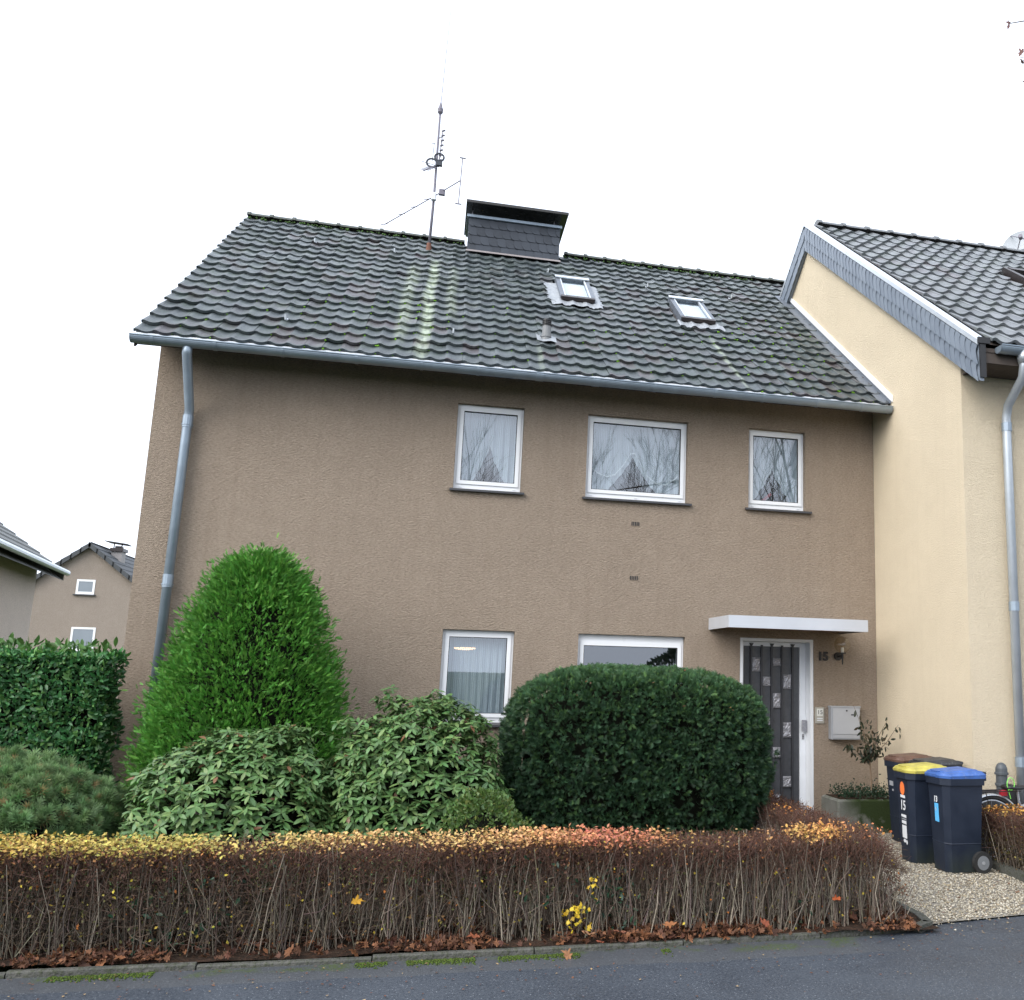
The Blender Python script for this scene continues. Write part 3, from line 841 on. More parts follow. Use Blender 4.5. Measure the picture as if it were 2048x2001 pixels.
b = MB()       # sarking sheets under the tiles, both slopes, and the barge boards
o_ = 0.02
def rz(y, dz=0.0): return EAVE_Z + (y - EAVE_Y) * math.tan(TH) + dz
ridge_back = 2 * RIDGE_Y - EAVE_Y
b.add([(-0.13, EAVE_Y, rz(EAVE_Y) - .01), (XN - .01, EAVE_Y, rz(EAVE_Y) - .01), (XN - .01, RIDGE_Y, RIDGE_Z - .01), (-0.13, RIDGE_Y, RIDGE_Z - .01),
       (-0.13, ridge_back, EAVE_Z - .01), (XN - .01, ridge_back, EAVE_Z - .01)], [(0, 1, 2, 3), (3, 2, 5, 4)])
b.add([(-0.13, EAVE_Y, rz(EAVE_Y) - .09), (XN - .01, EAVE_Y, rz(EAVE_Y) - .09), (XN - .01, RIDGE_Y, RIDGE_Z - .09), (-0.13, RIDGE_Y, RIDGE_Z - .09),
       (-0.13, ridge_back, EAVE_Z - .09), (XN - .01, ridge_back, EAVE_Z - .09)], [(3, 2, 1, 0), (4, 5, 2, 3)])
for sgn in (0, 1):
    ya, yb = (EAVE_Y, RIDGE_Y) if sgn == 0 else (RIDGE_Y, ridge_back)
    za, zb = (rz(EAVE_Y), RIDGE_Z) if sgn == 0 else (RIDGE_Z, EAVE_Z)
    b.add([(-0.132, ya, za + .01), (-0.132, yb, zb + .01), (-0.132, yb, zb - .15), (-0.132, ya, za - .15), (-0.11, ya, za + .01), (-0.11, yb, zb + .01), (-0.11, yb, zb - .15), (-0.11, ya, za - .15)],
          [(0, 1, 2, 3), (7, 6, 5, 4), (0, 3, 7, 4), (3, 2, 6, 7)])
b.add([(XN - .01, 3.55, rz(3.55) - .01), (9.62, 3.55, rz(3.55) - .01), (9.62, RIDGE_Y, RIDGE_Z - .01), (XN - .01, RIDGE_Y, RIDGE_Z - .01), (9.62, 5.2, rz(3.4) - .01), (XN - .01, 5.2, rz(3.4) - .01)], [(0, 1, 2, 3), (3, 2, 4, 5)])
roof = b.build('roof', M['soffit'], H)
tm, tv, tf = tile_mesh('tile', PITCHX, GAUGE, 0.0150, M['tile'], 0.032)
HOLES = [(3.36, 4.97, 5.45, 9.0), (4.80, 5.28, 3.14, 4.20), (6.58, 7.08, 2.74, 3.76)]
rest = MB(); ct, st_ = math.cos(TH), math.sin(TH)
for r_ in range(20):
    for c_ in range(46 if r_ < 17 else 50):
        x = -0.15 + c_ * PITCHX; s = r_ * GAUGE
        if any(a < x + PITCHX * .5 < b2 and c0 < s + GAUGE * .5 < d0 for a, b2, c0, d0 in HOLES): continue
        if x + PITCHX > XN - 0.01 and r_ < 17: continue
        jr = random.uniform(-0.016, 0.016); jx = random.uniform(-0.020, 0.020); jy = random.uniform(-0.012, 0.012)
        if r_ < 6:
            o = link('tile', tm, roof, Vector((x, EAVE_Y + s * ct + jy, EAVE_Z + s * st_)) - ORG[roof])
            o.rotation_euler = (TH + jx, 0, jr)
        else:
            mt = Matrix.Translation((x, EAVE_Y + s * ct + jy, EAVE_Z + s * st_)) @ Matrix.Rotation(jr, 4, 'Z') @ Matrix.Rotation(TH + jx, 4, 'X')
            rest.add([mt @ Vector(v) for v in tv], tf)
tag(rest.build('upper_tiles', M['tile'], roof), kind='stuff')
# ridge tiles: half-round caps, each with a collar
xr = -0.14
while xr < 9.35:
    if not (3.30 < xr < 4.75):
        b = MB()
        prof = [(0.0, 0.118, 0.085), (0.05, 0.118, 0.085), (0.055, 0.100, 0.068), (0.36, 0.095, 0.062)]
        vs = []; fs = []; n = 9
        for t, w_, h_ in prof:
            for k in range(n):
                a = math.pi * k / (n - 1)
                vs.append((xr + t, RIDGE_Y + w_ * math.cos(a), RIDGE_Z + 0.02 + h_ * math.sin(a) + random.uniform(-.001, .001)))
        for i in range(len(prof) - 1):
            for k in range(n - 1): fs.append((i * n + k, i * n + k + 1, (i + 1) * n + k + 1, (i + 1) * n + k))
        fs.append(tuple(range(n - 1, -1, -1))); fs.append(tuple(3 * n + k for k in range(n)))
        b.add(vs, fs); b.build('ridge_tile', M['ridge'], roof)
    xr += 0.348

def onroof(x, s, h=0.0):
    return Vector((x, EAVE_Y + s * ct - h * st_, EAVE_Z + s * st_ + h * ct))

M['white_blind'] = plain('white_roller_blind', (.8, .81, .82), .8, var=.04)  # white of the mirrored sky, put into a surface colour
def roof_window(name, x0, x1, s0, s1, lead_side):
    b = MB()
    hh = 0.115
    def rr(x, s, h): return onroof(x, s, h)
    def rbox(b, xa, xb, sa, sb, ha, hb):
        vs = [rr(x, s, h) for h in (ha, hb) for x, s in ((xa, sa), (xb, sa), (xb, sb), (xa, sb))]
        b.add(vs, [(0, 3, 2, 1), (4, 5, 6, 7), (0, 1, 5, 4), (1, 2, 6, 5), (2, 3, 7, 6), (3, 0, 4, 7)])
    rbox(b, x0, x0 + .07, s0, s1, -.02, hh); rbox(b, x1 - .07, x1, s0, s1, -.02, hh)
    rbox(b, x0 + .07, x1 - .07, s1 - .12, s1, -.02, hh + .012); rbox(b, x0 + .07, x1 - .07, s0, s0 + .05, -.02, hh - .01)
    w = b.build(name, M['lead'], H)
    b = MB(); rbox(b, x0 + .071, x1 - .071, s0 + .051, s1 - .121, hh - .03, hh - .02); b.build('pane', M['skyglass'], w)
    b = MB(); rbox(b, x0 + .071, x1 - .071, s0 + .06, s1 - .13, hh - .075, hh - .065); b.build('blind', M['white_blind'], w)  # added white sheet, stands in for sky reflected in the pane
    b = MB(); rbox(b, x0 + .062, x0 + .082, s0 + .04, s1 - .11, hh - .02, hh + .006); rbox(b, x1 - .082, x1 - .062, s0 + .04, s1 - .11, hh - .02, hh + .006)
    b.build('glazing_strip', M['zinc_light'], w)
    b = MB(); rbox(b, x0 - .01, x1 + .01, s1 - .13, s1 - .02, hh + .013, hh + .028); b.build('hood', M['zinc_light'], w)
    b = MB(); rbox(b, x0 + .01, x1 - .01, s0 - .035, s0 + .055, hh - .05, hh + .004); rbox(b, x0 + .02, x1 - .02, s0 - .01, s0 - .002, -.02, hh - .05); b.build('lower_rail', M['dark_metal'], w)
    # dressed lead, crumpled over the tiles
    def lead(poly_fn, n, m_):
        vs = []; fs = []
        for i in range(n + 1):
            for j in range(m_ + 1):
                x, s = poly_fn(i / n, j / m_)
                k = ((x + 0.15) / PITCHX) % 1.0
                hz = 0.021 * np.interp(k, [0, .1, .2, .32, .46, .6, .74, .88, 1], [.7, 1, .86, .3, -.12, -.3, -.22, .12, .62]) + 0.05
                vs.append(rr(x, s, hz + random.uniform(-.004, .006)))
        for i in range(n):
            for j in range(m_):
                a = i * (m_ + 1) + j; fs.append((a, a + m_ + 1, a + m_ + 2, a + 1))
        b = MB(); b.add(vs, fs); b.build('lead_flashing', M['silver_lead'], w)
    jag = [random.uniform(-.03, .03) for _ in range(60)]
    lead(lambda u, v: (x0 - (.14 if lead_side else .06) + u * (x1 - x0 + (.24 if lead_side else .17)), s0 - .02 - v * (.24 + .8 * jag[int(u * 26)])), 26, 3)
    if lead_side:
        lead(lambda u, v: (x0 + .01 - v * (.19 + 1.2 * jag[int(u * 20) + 28]), s0 - .05 + u * (s1 - s0 - .18)), 20, 3)
        lead(lambda u, v: (x1 - .01 + v * (.13 + 1.2 * jag[int(u * 20) + 5]), s0 - .1 + u * (s1 - s0 - .1)), 20, 3)
    return w
roof_window('roof_window', 4.775, 5.300, 3.11, 4.225, True)
roof_window('roof_window', 6.555, 7.100, 2.70, 3.78, False)

# vent pipe, roof hooks
b = MB(); p0 = onroof(4.437, 1.145, 0.02)
b.tube([p0, p0 + Vector((0, 0, 0.20))], 0.058, 14); b.tube([p0 + Vector((0, 0, .05)), p0 + Vector((0, -0.0, .08))], 0.066, 14)
vp = b.build('vent_pipe', plain('grey_vent_pipe', (0.20, 0.205, 0.21), .6, var=.25), H)
b = MB()
for k in range(4): b.tube([p0 + Vector((0, 0, .20 + k * .024)), p0 + Vector((0, 0, .214 + k * .024))], 0.060, 14)
b.tube([p0 + Vector((0, 0, .2)), p0 + Vector((0, 0, .30))], 0.045, 12); b.build('vent_cap', M['black'], vp)
vs = [onroof(4.437 + x, 1.145 + s, 0.062 + 0.01 * math.sin(x * 40)) for s in (-.12, 0, .1) for x in (-.13, -.05, .05, .13)]
b = MB(); b.add(vs, [(i, i + 1, i + 5, i + 4) for i in (0, 1, 2, 4, 5, 6)]); b.build('lead_flashing', M['silver_lead'], vp)
for x, s in ((1.094, 4.67), (2.279, 4.64), (4.683, 4.54), (6.30, 4.35), (7.717, 4.26), (1.30, 0.75), (3.25, 0.9)):
    b = MB(); b.tube([onroof(x, s + .12, .05), onroof(x, s + .02, .07), onroof(x, s - .04, .10), onroof(x, s - .02, .15)], 0.011, 6); b.build('roof_hook', M['zinc_light'], roof)

# chimney
CX0, CX1, CY0, CY1, CZ1 = 3.39, 4.94, 3.88, 4.62, 9.335
b = MB(); b.box(CX0 + .01, CY0 + .01, 8.45, CX1 - .01, CY1, CZ1 - .02)
ch = b.build('chimney', M['slate'], H)
def slate_plate(b, P, th):
    """P: polygon of (a, z, lift) on the front"""
    pass
rows, cols = 4, 11
rh = (CZ1 - 0.03 - 8.68) / rows; cw = (CX1 - CX0 + .0) / cols
for r_ in range(rows):
    for c_ in range(cols + 1):
        xa = CX0 + (c_ - 0.5 * (r_ % 2)) * cw; xb = xa + cw * 1.12
        xa_, xb_ = max(xa, CX0), min(xb, CX1)
        if xb_ - xa_ < 0.03: continue
        z0 = 8.68 + r_ * rh - 0.0; z1 = z0 + rh + 0.03
        pts = [(xa_, z1), (xa_, z0 + 0.09)]
        for k in range(5):
            a = math.pi * (1 + 0.5 * k / 4); pts.append((xa_ + 0.06 + .06 * math.cos(a), z0 + 0.09 + 0.09 * math.sin(a)))
        pts += [(xb_, z0), (xb_, z1)]
        lift = random.uniform(0, .004)
        b = MB(); n = len(pts)
        ff = lambda x, z: 0.022 - 0.016 * (z - z0) / (z1 - z0) - 0.008 * (x - xa_) / cw + lift
        b.prism(pts[::-1], lambda u, v, w: (u, CY0 - (ff(u, v) if w else ff(u, v) - .008), v))
        b.build('slate', M['slate'], ch)
b = MB(); b.box(CX0 - .03, CY0 - .045, CZ1 - .03, CX1 + .03, CY1 + .03, CZ1 + .015); b.build('crown_flashing', M['zinc'], ch)
vs = [(CX0 - .04, CY0 - .04, 8.60 + .03), (CX1 + .05, CY0 - .04, 8.60 + .03)]
b = MB(); zf = lambda y: rz(y)
b.add([(CX0 - .01, CY0 - .028, 8.725), (CX1 + .02, CY0 - .028, 8.725), (CX1 + .03, CY0 - .11, zf(CY0 - .11) + .080), (CX0 - .02, CY0 - .11, zf(CY0 - .11) + .080)], [(3, 2, 1, 0)])
b.build('mortar_skirt', plain('pale_mortar', (0.26, 0.235, 0.23), .9, var=.25, scale=18, bump=.004), ch)
b = MB(); b.box(CX0 - .055, CY0 - .27, 9.47, CX1 + .11, CY1 + .32, 9.50); b.box(CX0 - .055, CY0 - .27, 9.455, CX1 + .11, CY0 - .255, 9.47)
b.build('cover_plate', plain('dark_polished_sheet', (0.05, 0.048, 0.045), .22, .7, .3, 3), ch)
b = MB()
for x in (CX0 + .06, CX1 - .10):
    for y in (CY0 + .05, CY1 - .05): b.tube([(x, y, CZ1), (x, y, 9.47)], 0.010, 6)
b.build('cover_post', M['mast'], ch)

# antenna -------------------------------------------------------------
A = thing('antenna_mast', (2.777, 3.682, 8.50), 'thin roof mast with television aerials and a long whip rod', 'antenna')
AY = 3.682
b = MB(); b.tube([(2.777, AY, 8.45), (2.801, AY, 9.485), (2.804, AY, 11.02)], [0.024, 0.022, 0.017], 8); b.build('mast', M['mast'], A, smooth=True)
b = MB(); b.lathe((2.777, AY, 8.44), [(0.075, 0), (0.07, .04), (0.045, .10), (0.036, .22)], 12); b.build('mast_collar', M['rust'], A)
b = MB(); b.lathe((2.804, AY, 11.0), [(0.022, 0), (0.045, .03), (0.05, .09), (0.035, .12), (0.015, .20), (0.006, .24)], 10); b.tube([(2.806, AY, 11.2), (2.875, AY, 13.6)], [0.007, 0.004], 6); b.build('whip_rod', M['mast'], A)
b = MB()
jp = Vector((2.801, AY - .03, 9.485)); L_ = Vector((1.96, 4.95, 9.485)); R_ = Vector((3.203, 3.006, 9.485))
b.tube([L_, jp, R_], 0.010, 6)
ax = (R_ - L_).normalized(); sd = Vector((-ax.y, ax.x, 0))
for t in (0.0, 0.25, 0.42, 0.60): 
    q = L_ + (R_ - L_) * t; b.tube([q - sd * 0.07 - Vector((0, 0, .03)), q + sd * 0.05 + Vector((0, 0, .03))], 0.008, 5)
b.build('aerial_boom', M['mast'], A)
b = MB(); b.tube([R_ + Vector((.02, 0, .40)), R_ + Vector((0, 0, -.40))], 0.009, 6); b.tube([R_ + Vector((.02 - .05, 0, .40)), R_ + Vector((.07, 0, .40))], 0.012, 5); b.tube([R_ + Vector((-.05, 0, -.40)), R_ + Vector((.05, 0, -.40))], 0.012, 5); b.build('dipole', M['mast'], A)
b = MB(); b.cbox(2.76, AY - .10, 9.40, 2.84, AY - .03, 9.53, .012); b.build('junction_box', M['white_metal'], A)
b = MB(); q = L_ + (R_ - L_) * 0.78; b.cbox(q.x - .05, q.y - .03, q.z - .07, q.x + .05, q.y + .03, q.z + .03, .01); b.build('balun_box', M['mast'], A)
# upper aerials with short cross elements
b = MB(); b.tube([(2.62, AY - .5, 9.66), (2.80, AY, 10.06), (2.86, AY + .1, 10.30)], 0.010, 5)
for k in range(6):
    t = k / 5; c = Vector((2.64 + .14 * t, AY - .45 + .4 * t, 9.70 + .30 * t)); b.tube([c - Vector((.07 + .02 * t, .02, 0)), c + Vector((.07, -.02, 0))], 0.006, 5)
b.build('yagi_aerial', M['mast'], A)
b = MB(); b.tube([(2.84, AY - .06, 10.0), (2.872, AY - .06, 10.68)], 0.010, 5); b.tube([(2.80, AY, 10.55), (2.87, AY - .06, 10.56)], .008, 5)
for k in range(7): z = 10.12 + k * .09; b.tube([(2.83 + .032 * (z - 10) / .68, AY - .06, z), (2.875 + .032 * (z - 10) / .68, AY - .10, z)], 0.016, 5)
b.build('rod_aerial', M['mast'], A)
b = MB()
for cx, cz, rr_ in ((2.73, 10.05, .085), (2.845, 10.17, .075)):
    P = [(cx + rr_ * math.cos(a * .5236), AY - .08, cz + rr_ * .9 * math.sin(a * .5236)) for a in range(13)]
    b.tube(P, .017, 6)
b.box(2.80, AY - .10, 10.02, 2.90, AY - .04, 10.09); b.tube([(2.57, AY - .05, 10.07), (2.78, AY - .05, 10.03)], .006, 5); b.tube([(2.735, AY - .05, 10.1), (2.745, AY - .05, 10.42)], .006, 5); b.tube([(2.70, AY - .05, 10.42), (2.77, AY - .05, 10.42)], .006, 5)
b.build('loop_reflector', plain('dark_aerial_steel', (.05, .055, .065), .5, .4), A)

# flashing against the cream wall
b = MB()
for (dy0, dy1, hx, hz0, hz1, key) in ((0, 0, .004, .10, .19, 'zinc_light'),):
    y0, y1 = EAVE_Y - .10, 3.38
    b.add([(XN - .022, y0, rz(y0) + .10), (XN - .022, y1, rz(y1) + .10), (XN - .022, y1, rz(y1) + .185), (XN - .022, y0, rz(y0) + .185),
           (XN - .004, y0, rz(y0) + .10), (XN - .004, y1, rz(y1) + .10), (XN - .004, y1, rz(y1) + .185), (XN - .004, y0, rz(y0) + .185)],
          [(3, 2, 1, 0), (4, 5, 6, 7), (0, 4, 7, 3), (1, 2, 6, 5), (0, 1, 5, 4), (3, 7, 6, 2)])
fl = b.build('wall_flashing', M['pvc'], H)
b = MB(); y0, y1 = EAVE_Y - .05, 3.45
b.add([(XN - .004, y0, rz(y0) + .13), (XN - .004, y1, rz(y1) + .13), (XN - .012, y1, rz(y1) + .055), (XN - .012, y0, rz(y0) + .055), (XN - .16, y1, rz(y1) + .045), (XN - .16, y0, rz(y0) + .045)], [(0, 1, 2, 3), (3, 2, 4, 5)])
b.build('lead_apron', M['lead'], fl)

# moss cushions in the tile joints and along the ridge
mp = []
for _ in range(330):
    t = random.random()
    if t < .45: x, r_ = random.uniform(7.0, 8.6), random.randint(0, 11)
    elif t < .8: x, r_ = random.uniform(1.6, 7.0), random.randint(0, 8)
    else: x, r_ = random.uniform(0.2, 3.0), random.randint(0, 7)
    c_ = round((x + .15) / PITCHX)
    mp.append((onroof(-0.15 + c_ * PITCHX + random.uniform(-.02, .02), r_ * GAUGE + random.uniform(-.03, .02), .030), random.uniform(.008, .019)))
for _ in range(240):
    x = random.uniform(-.1, 8.6)
    if 3.3 < x < 5: continue
    mp.append((onroof(x, RL - random.uniform(.08, .20), .05), random.uniform(.012, .028)))
pos = np.array([list(p) for p, _ in mp]); sz = np.array([s for _, s in mp])
X, Y, Z = frames(rand_unit(len(pos)), rand_unit(len(pos)))
V, F = scatter(oct_v * [1, 1, 1.3], oct_f, pos, X, Y, Z, sz)
cc = np.array([(0.16, 0.34, 0.03)]) * rng.uniform(.5, 1.3, (len(pos), 1)); cc[330:] = np.array([(0.05, 0.10, 0.025)]) * rng.uniform(.6, 1.5, (len(pos) - 330, 1))
o = link('moss', np_mesh('moss', V - np.array(ORG[roof]), F, M['twig'], rep_cols(cc, 8)), roof); tag(o, kind='stuff')

# ------------------------------------------------------------------ fixtures by the door
L = thing('wall_lamp', (8.325, -0.01, 1.95), 'black wall lamp with clear glass globe beside the house number', 'lamp')
b = MB(); b.tube([(8.33, -0.002, 2.055), (8.33, -0.03, 2.055)], 0.052, 16); b.build('back_plate', M['black'], L)
b = MB(); b.tube([(8.33, -0.03, 2.055), (8.325, -0.17, 2.055), (8.32, -0.18, 2.075)], 0.012, 8); b.tube([(8.32, -0.18, 1.95), (8.32, -0.18, 2.09)], [0.008, 0.016], 8); b.tube([(8.32, -.18, 2.085), (8.32, -.18, 2.10)], .045, 14); b.build('bracket', M['black'], L)
b = MB(); b.tube([(8.32, -0.18, 2.10), (8.32, -0.18, 2.165)], 0.020, 10); b.build('candle_bulb', M['pvc'], L)
prof = [(0.04, 0.0)] + [(0.105 * math.sin(R(a)), 0.098 - 0.105 * math.cos(R(a))) for a in range(24, 180, 12)] + [(0.004, 0.203)]
b = MB(); b.lathe((8.32, -0.18, 2.102), prof, 20); b.build('globe', M['globe'], L, smooth=True)

B_ = thing('mailbox', (8.40, -0.05, 1.02), 'grey-white wall mailbox hanging right of the door', 'mailbox')
b = MB(); b.cbox(8.196, -0.105, 1.02, 8.590, -0.004, 1.425, 0.006); b.build('body', plain('grey_letterbox', (0.30, 0.31, 0.33), .45, .1), B_)
b = MB(); b.box(8.212, -0.113, 1.085, 8.578, -0.106, 1.405); b.build('flap', plain('pale_letterbox_front', (0.40, 0.41, 0.43), .4, .1, .08), B_)
b = MB(); b.box(8.212, -0.111, 1.032, 8.578, -0.106, 1.078); b.build('tray', plain('pale_letterbox_tray', (0.36, 0.37, 0.39), .4, .1, .08), B_)
b = MB(); b.tube([(8.40, -0.113, 1.375), (8.40, -0.120, 1.375)], 0.010, 10); b.build('lock', M['dark_metal'], B_)
b = MB(); b.box(8.46, -0.1155, 1.318, 8.525, -0.1135, 1.333); b.build('name_strip', M['black'], B_)
b = MB(); b.box(8.190, -0.110, 1.415, 8.596, -0.004, 1.432); b.build('cover', plain('grey_letterbox_top', (0.36, 0.37, 0.39), .45, .1), B_)

D_ = thing('doorbell_plate', (8.076, -0.01, 1.21), 'small beige doorbell plate beside the door frame', 'doorbell')
b = MB(); b.cbox(8.014, -0.014, 1.21, 8.141, -0.003, 1.413, 0.004); b.build('plate', plain('beige_metal', (0.38, 0.36, 0.31), .45, .3), D_)
b = MB(); b.box(8.037, -0.018, 1.300, 8.118, -0.0145, 1.392); b.build('number_field', plain('pale_plate', (0.62, 0.62, 0.58), .4), D_)
o = link('number', text_mesh('15', 0.075, M['dark_metal'], 0.001), D_, Vector((8.078, -0.0195, 1.347)) - ORG[D_]); o.rotation_euler = (R(90), 0, 0)
for z in (1.247, 1.272):
    b = MB(); b.box(8.04, -0.0175, z - .006, 8.115, -0.0145, z + .006); b.build('name_strip', M['white_sticker'], D_)

# ------------------------------------------------------------------ the cream house
NRY, NRZ, NEY = 2.272, 9.165, -2.70
TN = math.atan(0.751); NFY = -2.233
def nz(y, d=0.0): return NRZ - 0.751 * abs(y - NRY) + d
NEZ = nz(NEY)
C_ = thing('cream_house', (11.5, 2.0, 0), 'cream rendered house projecting forward with slate-clad verge', 'house')
b = MB(); NBY = 7.0
pts = [(NFY, -0.1), (NBY, -0.1), (NBY, nz(NBY, -.1)), (NRY, NRZ - .1), (NFY, nz(NFY, -.1))]
b.add([(XN, y, z) for y, z in pts], [(4, 3, 2, 1, 0)])
b.quad((XN, NFY, -0.1), (16, NFY, -0.1), (16, NFY, nz(NFY, -.1)), (XN, NFY, nz(NFY, -.1)))
b.quad((XN, NBY, -0.1), (XN, NBY, nz(NBY, -.1)), (16, NBY, nz(NBY, -.1)), (16, NBY, -0.1))
b.add([(16, y, z) for y, z in pts], [(0, 1, 2, 3, 4)])
b.build('wall', M['cream'], C_)
b = MB(); b.box(XN + .02, NFY - .018, 0.0, 15.9, NFY - .002, 0.655); b.build('plinth', plain('dark_plinth', (0.045, 0.045, 0.047), .8, var=.3), C_)
b = MB()
for d in (-.01, -.10):
    b.add([(XN - .05, NEY, nz(NEY) + d), (16.2, NEY, nz(NEY) + d), (16.2, NRY, NRZ + d), (XN - .05, NRY, NRZ + d), (XN - .05, 7.3, nz(7.3) + d), (16.2, 7.3, nz(7.3) + d)], [(0, 1, 2, 3), (3, 2, 5, 4)])
nroof = b.build('roof', M['soffit'], C_)
b = MB(); b.box(XN + .02, NEY + .02, nz(NEY) - .22, 15.9, NFY - .002, nz(NEY) - .205); b.box(XN + .02, NEY + .01, nz(NEY) - .22, 15.9, NEY + .025, nz(NEY) - .05); b.build('soffit', M['soffit'], C_)
NPX, NG = 0.25, (NRY - NEY) / math.cos(TN) / 17.0
M['tile_n'] = m_tile('grey_concrete_tile', (0.10, 0.108, 0.12), (0.17, 0.178, 0.19), (0.11, 0.092, 0.10), NPX, NG, TN, NEY, 8.98, None, 0.6)
tm2, tv2, tf2 = tile_mesh('tile', NPX, NG, 0.030, M['tile_n'], 0.034)
cn, sn = math.cos(TN), math.sin(TN)
for r_ in range(17):
    for c_ in range(20):
        x = 8.98 + c_ * NPX; s = r_ * NG
        if x > 10.2 + 3.6 * r_ / 16: break
        if 11.30 < x + NPX / 2 < 12.2 and 3.0 < s + NG / 2 < 4.15: continue
        o = link('tile', tm2, nroof, Vector((x, NEY + s * cn, nz(NEY) + s * sn)) - ORG[nroof])
        o.rotation_euler = (TN + random.uniform(-.01, .01), 0, random.uniform(-.007, .007))
rest = MB()
for r_ in range(17):
    for c_ in range(28):
        x = 8.98 + c_ * NPX; s = r_ * NG
        if c_ < 20 and x <= 10.2 + 3.6 * r_ / 16: continue
        if 11.30 < x + NPX / 2 < 12.2 and 3.0 < s + NG / 2 < 4.15: continue
        mt = Matrix.Translation((x, NEY + s * cn, nz(NEY) + s * sn)) @ Matrix.Rotation(random.uniform(-.007, .007), 4, 'Z') @ Matrix.Rotation(TN + random.uniform(-.01, .01), 4, 'X')
        rest.add([mt @ Vector(v) for v in tv2], tf2)
tag(rest.build('far_tiles', M['tile_n'], nroof), kind='stuff')
M['rn'] = plain('grey_ridge_tile', (0.16, 0.17, 0.18), .7, var=.25, scale=10)
M['hub'] = plain('grey_hub', (.17, .18, .19), .5); M['hc'] = plain('grey_hub_cap', (.3, .31, .32), .5)
xr = 9.02
while xr < 15.9:
    b = MB(); prof = [(0.0, 0.125, 0.09), (0.06, 0.125, 0.09), (0.065, 0.100, 0.068), (0.44, 0.098, 0.066)]
    vs = []; fs = []; n = 9
    for t, w_, h_ in prof:
        for k in range(n):
            a = math.pi * k / (n - 1); vs.append((xr + t, NRY + w_ * math.cos(a), NRZ + 0.03 + h_ * math.sin(a)))
    for i in range(3):
        for k in range(n - 1): fs.append((i * n + k, i * n + k + 1, (i + 1) * n + k + 1, (i + 1) * n + k))
    fs.append(tuple(range(n - 1, -1, -1))); fs.append(tuple(3 * n + k for k in range(n)))
    b.add(vs, fs); b.build('ridge_tile', M['rn'], nroof); xr += 0.43
# verge: boarding with slates, metal cap
b = MB(); VX = XN - 0.055
y0, y1, y2 = NEY - .01, NRY, 3.55
dpth = 0.43
b.add([(VX, y0, nz(y0)), (VX, y1, nz(y1)), (VX, y1, nz(y1) - dpth), (VX, y0, nz(y0) - dpth), (VX + .05, y0, nz(y0)), (VX + .05, y1, nz(y1)), (VX + .05, y1, nz(y1) - dpth), (VX + .05, y0, nz(y0) - dpth)],
      [(3, 2, 1, 0), (4, 5, 6, 7), (0, 4, 7, 3), (3, 7, 6, 2)])
b.add([(VX, y1, nz(y1)), (VX, y2, nz(y2)), (VX, y2, nz(y2) - dpth), (VX, y1, nz(y1) - dpth), (VX + .05, y1, nz(y1)), (VX + .05, y2, nz(y2)), (VX + .05, y2, nz(y2) - dpth), (VX + .05, y1, nz(y1) - dpth)],
      [(3, 2, 1, 0), (4, 5, 6, 7), (1, 2, 6, 5), (3, 7, 6, 2)])
clad = b.build('verge_cladding', M['slate2'], C_)
def verge_slates(ya, yb, step):
    n = int(round(abs(yb - ya) / step)); st = (yb - ya) / n
    for i in range(n):
        for row in range(2):
            a = ya + i * st + (0.018 if row else 0) ; c = a + st * 1.10
            zt = -0.03 if row == 0 else -0.225; zb = -0.245 if row == 0 else -dpth - 0.012
            if st < 0:
                pass
            q = 7; left = []; bow = 0.020 * (1 if st > 0 else -1)
            P = [(a + bow * math.sin(k / q * 5.0 - .6), zt + (zb - zt) * k / q) for k in range(q + 1)]
            Q = [(c + bow * math.sin(k / q * 5.0 - .6), zt + (zb - zt) * k / q) for k in range(q, -1, -1)]
            poly = P + Q
            lo = min(a, c); wd = abs(c - a)
            b = MB()
            lf = random.uniform(0, .003)
            def fn(u, v, w):
                lift = 0.009 * (1 - (u - a) / (c - a)) + (0.006 if row == 0 else 0.003) * (v - zt) / (zb - zt) + lf + (.006 if row == 0 else 0)
                return (VX - 0.002 - (lift + .007 if w else lift), u, nz(u) + v)
            b.prism(poly, fn)
            b.build('slate', M['slate2'], clad)
verge_slates(NEY + .0, NRY - .02, 0.108)
verge_slates(3.50, NRY + .03, 0.125)
b = MB()
for ya, yb in ((NEY - .02, NRY), (NRY, 3.62)):
    vs = []
    for y in (ya, yb):
        for x, d in ((VX - .028, -.018), (VX - .028, .045), (VX - .005, .052), (VX + .085, .052), (VX + .085, .02)): vs.append((x, y, nz(y) + d))
    b.add(vs, [(i, i + 1, i + 6, i + 5) for i in range(4)] + [(4, 3, 2, 1, 0), (5, 6, 7, 8, 9)])
b.build('verge_cap', M['zinc_light'], C_)
b = MB(); b.box(VX - .025, NEY - .045, nz(NEY) - .02, VX + .12, NEY - .02, nz(NEY) + .05); b.box(VX + .0, NEY - .03, nz(NEY) - .40, VX + .07, NEY - .008, nz(NEY) - .02); b.build('verge_end', M['black'], C_)
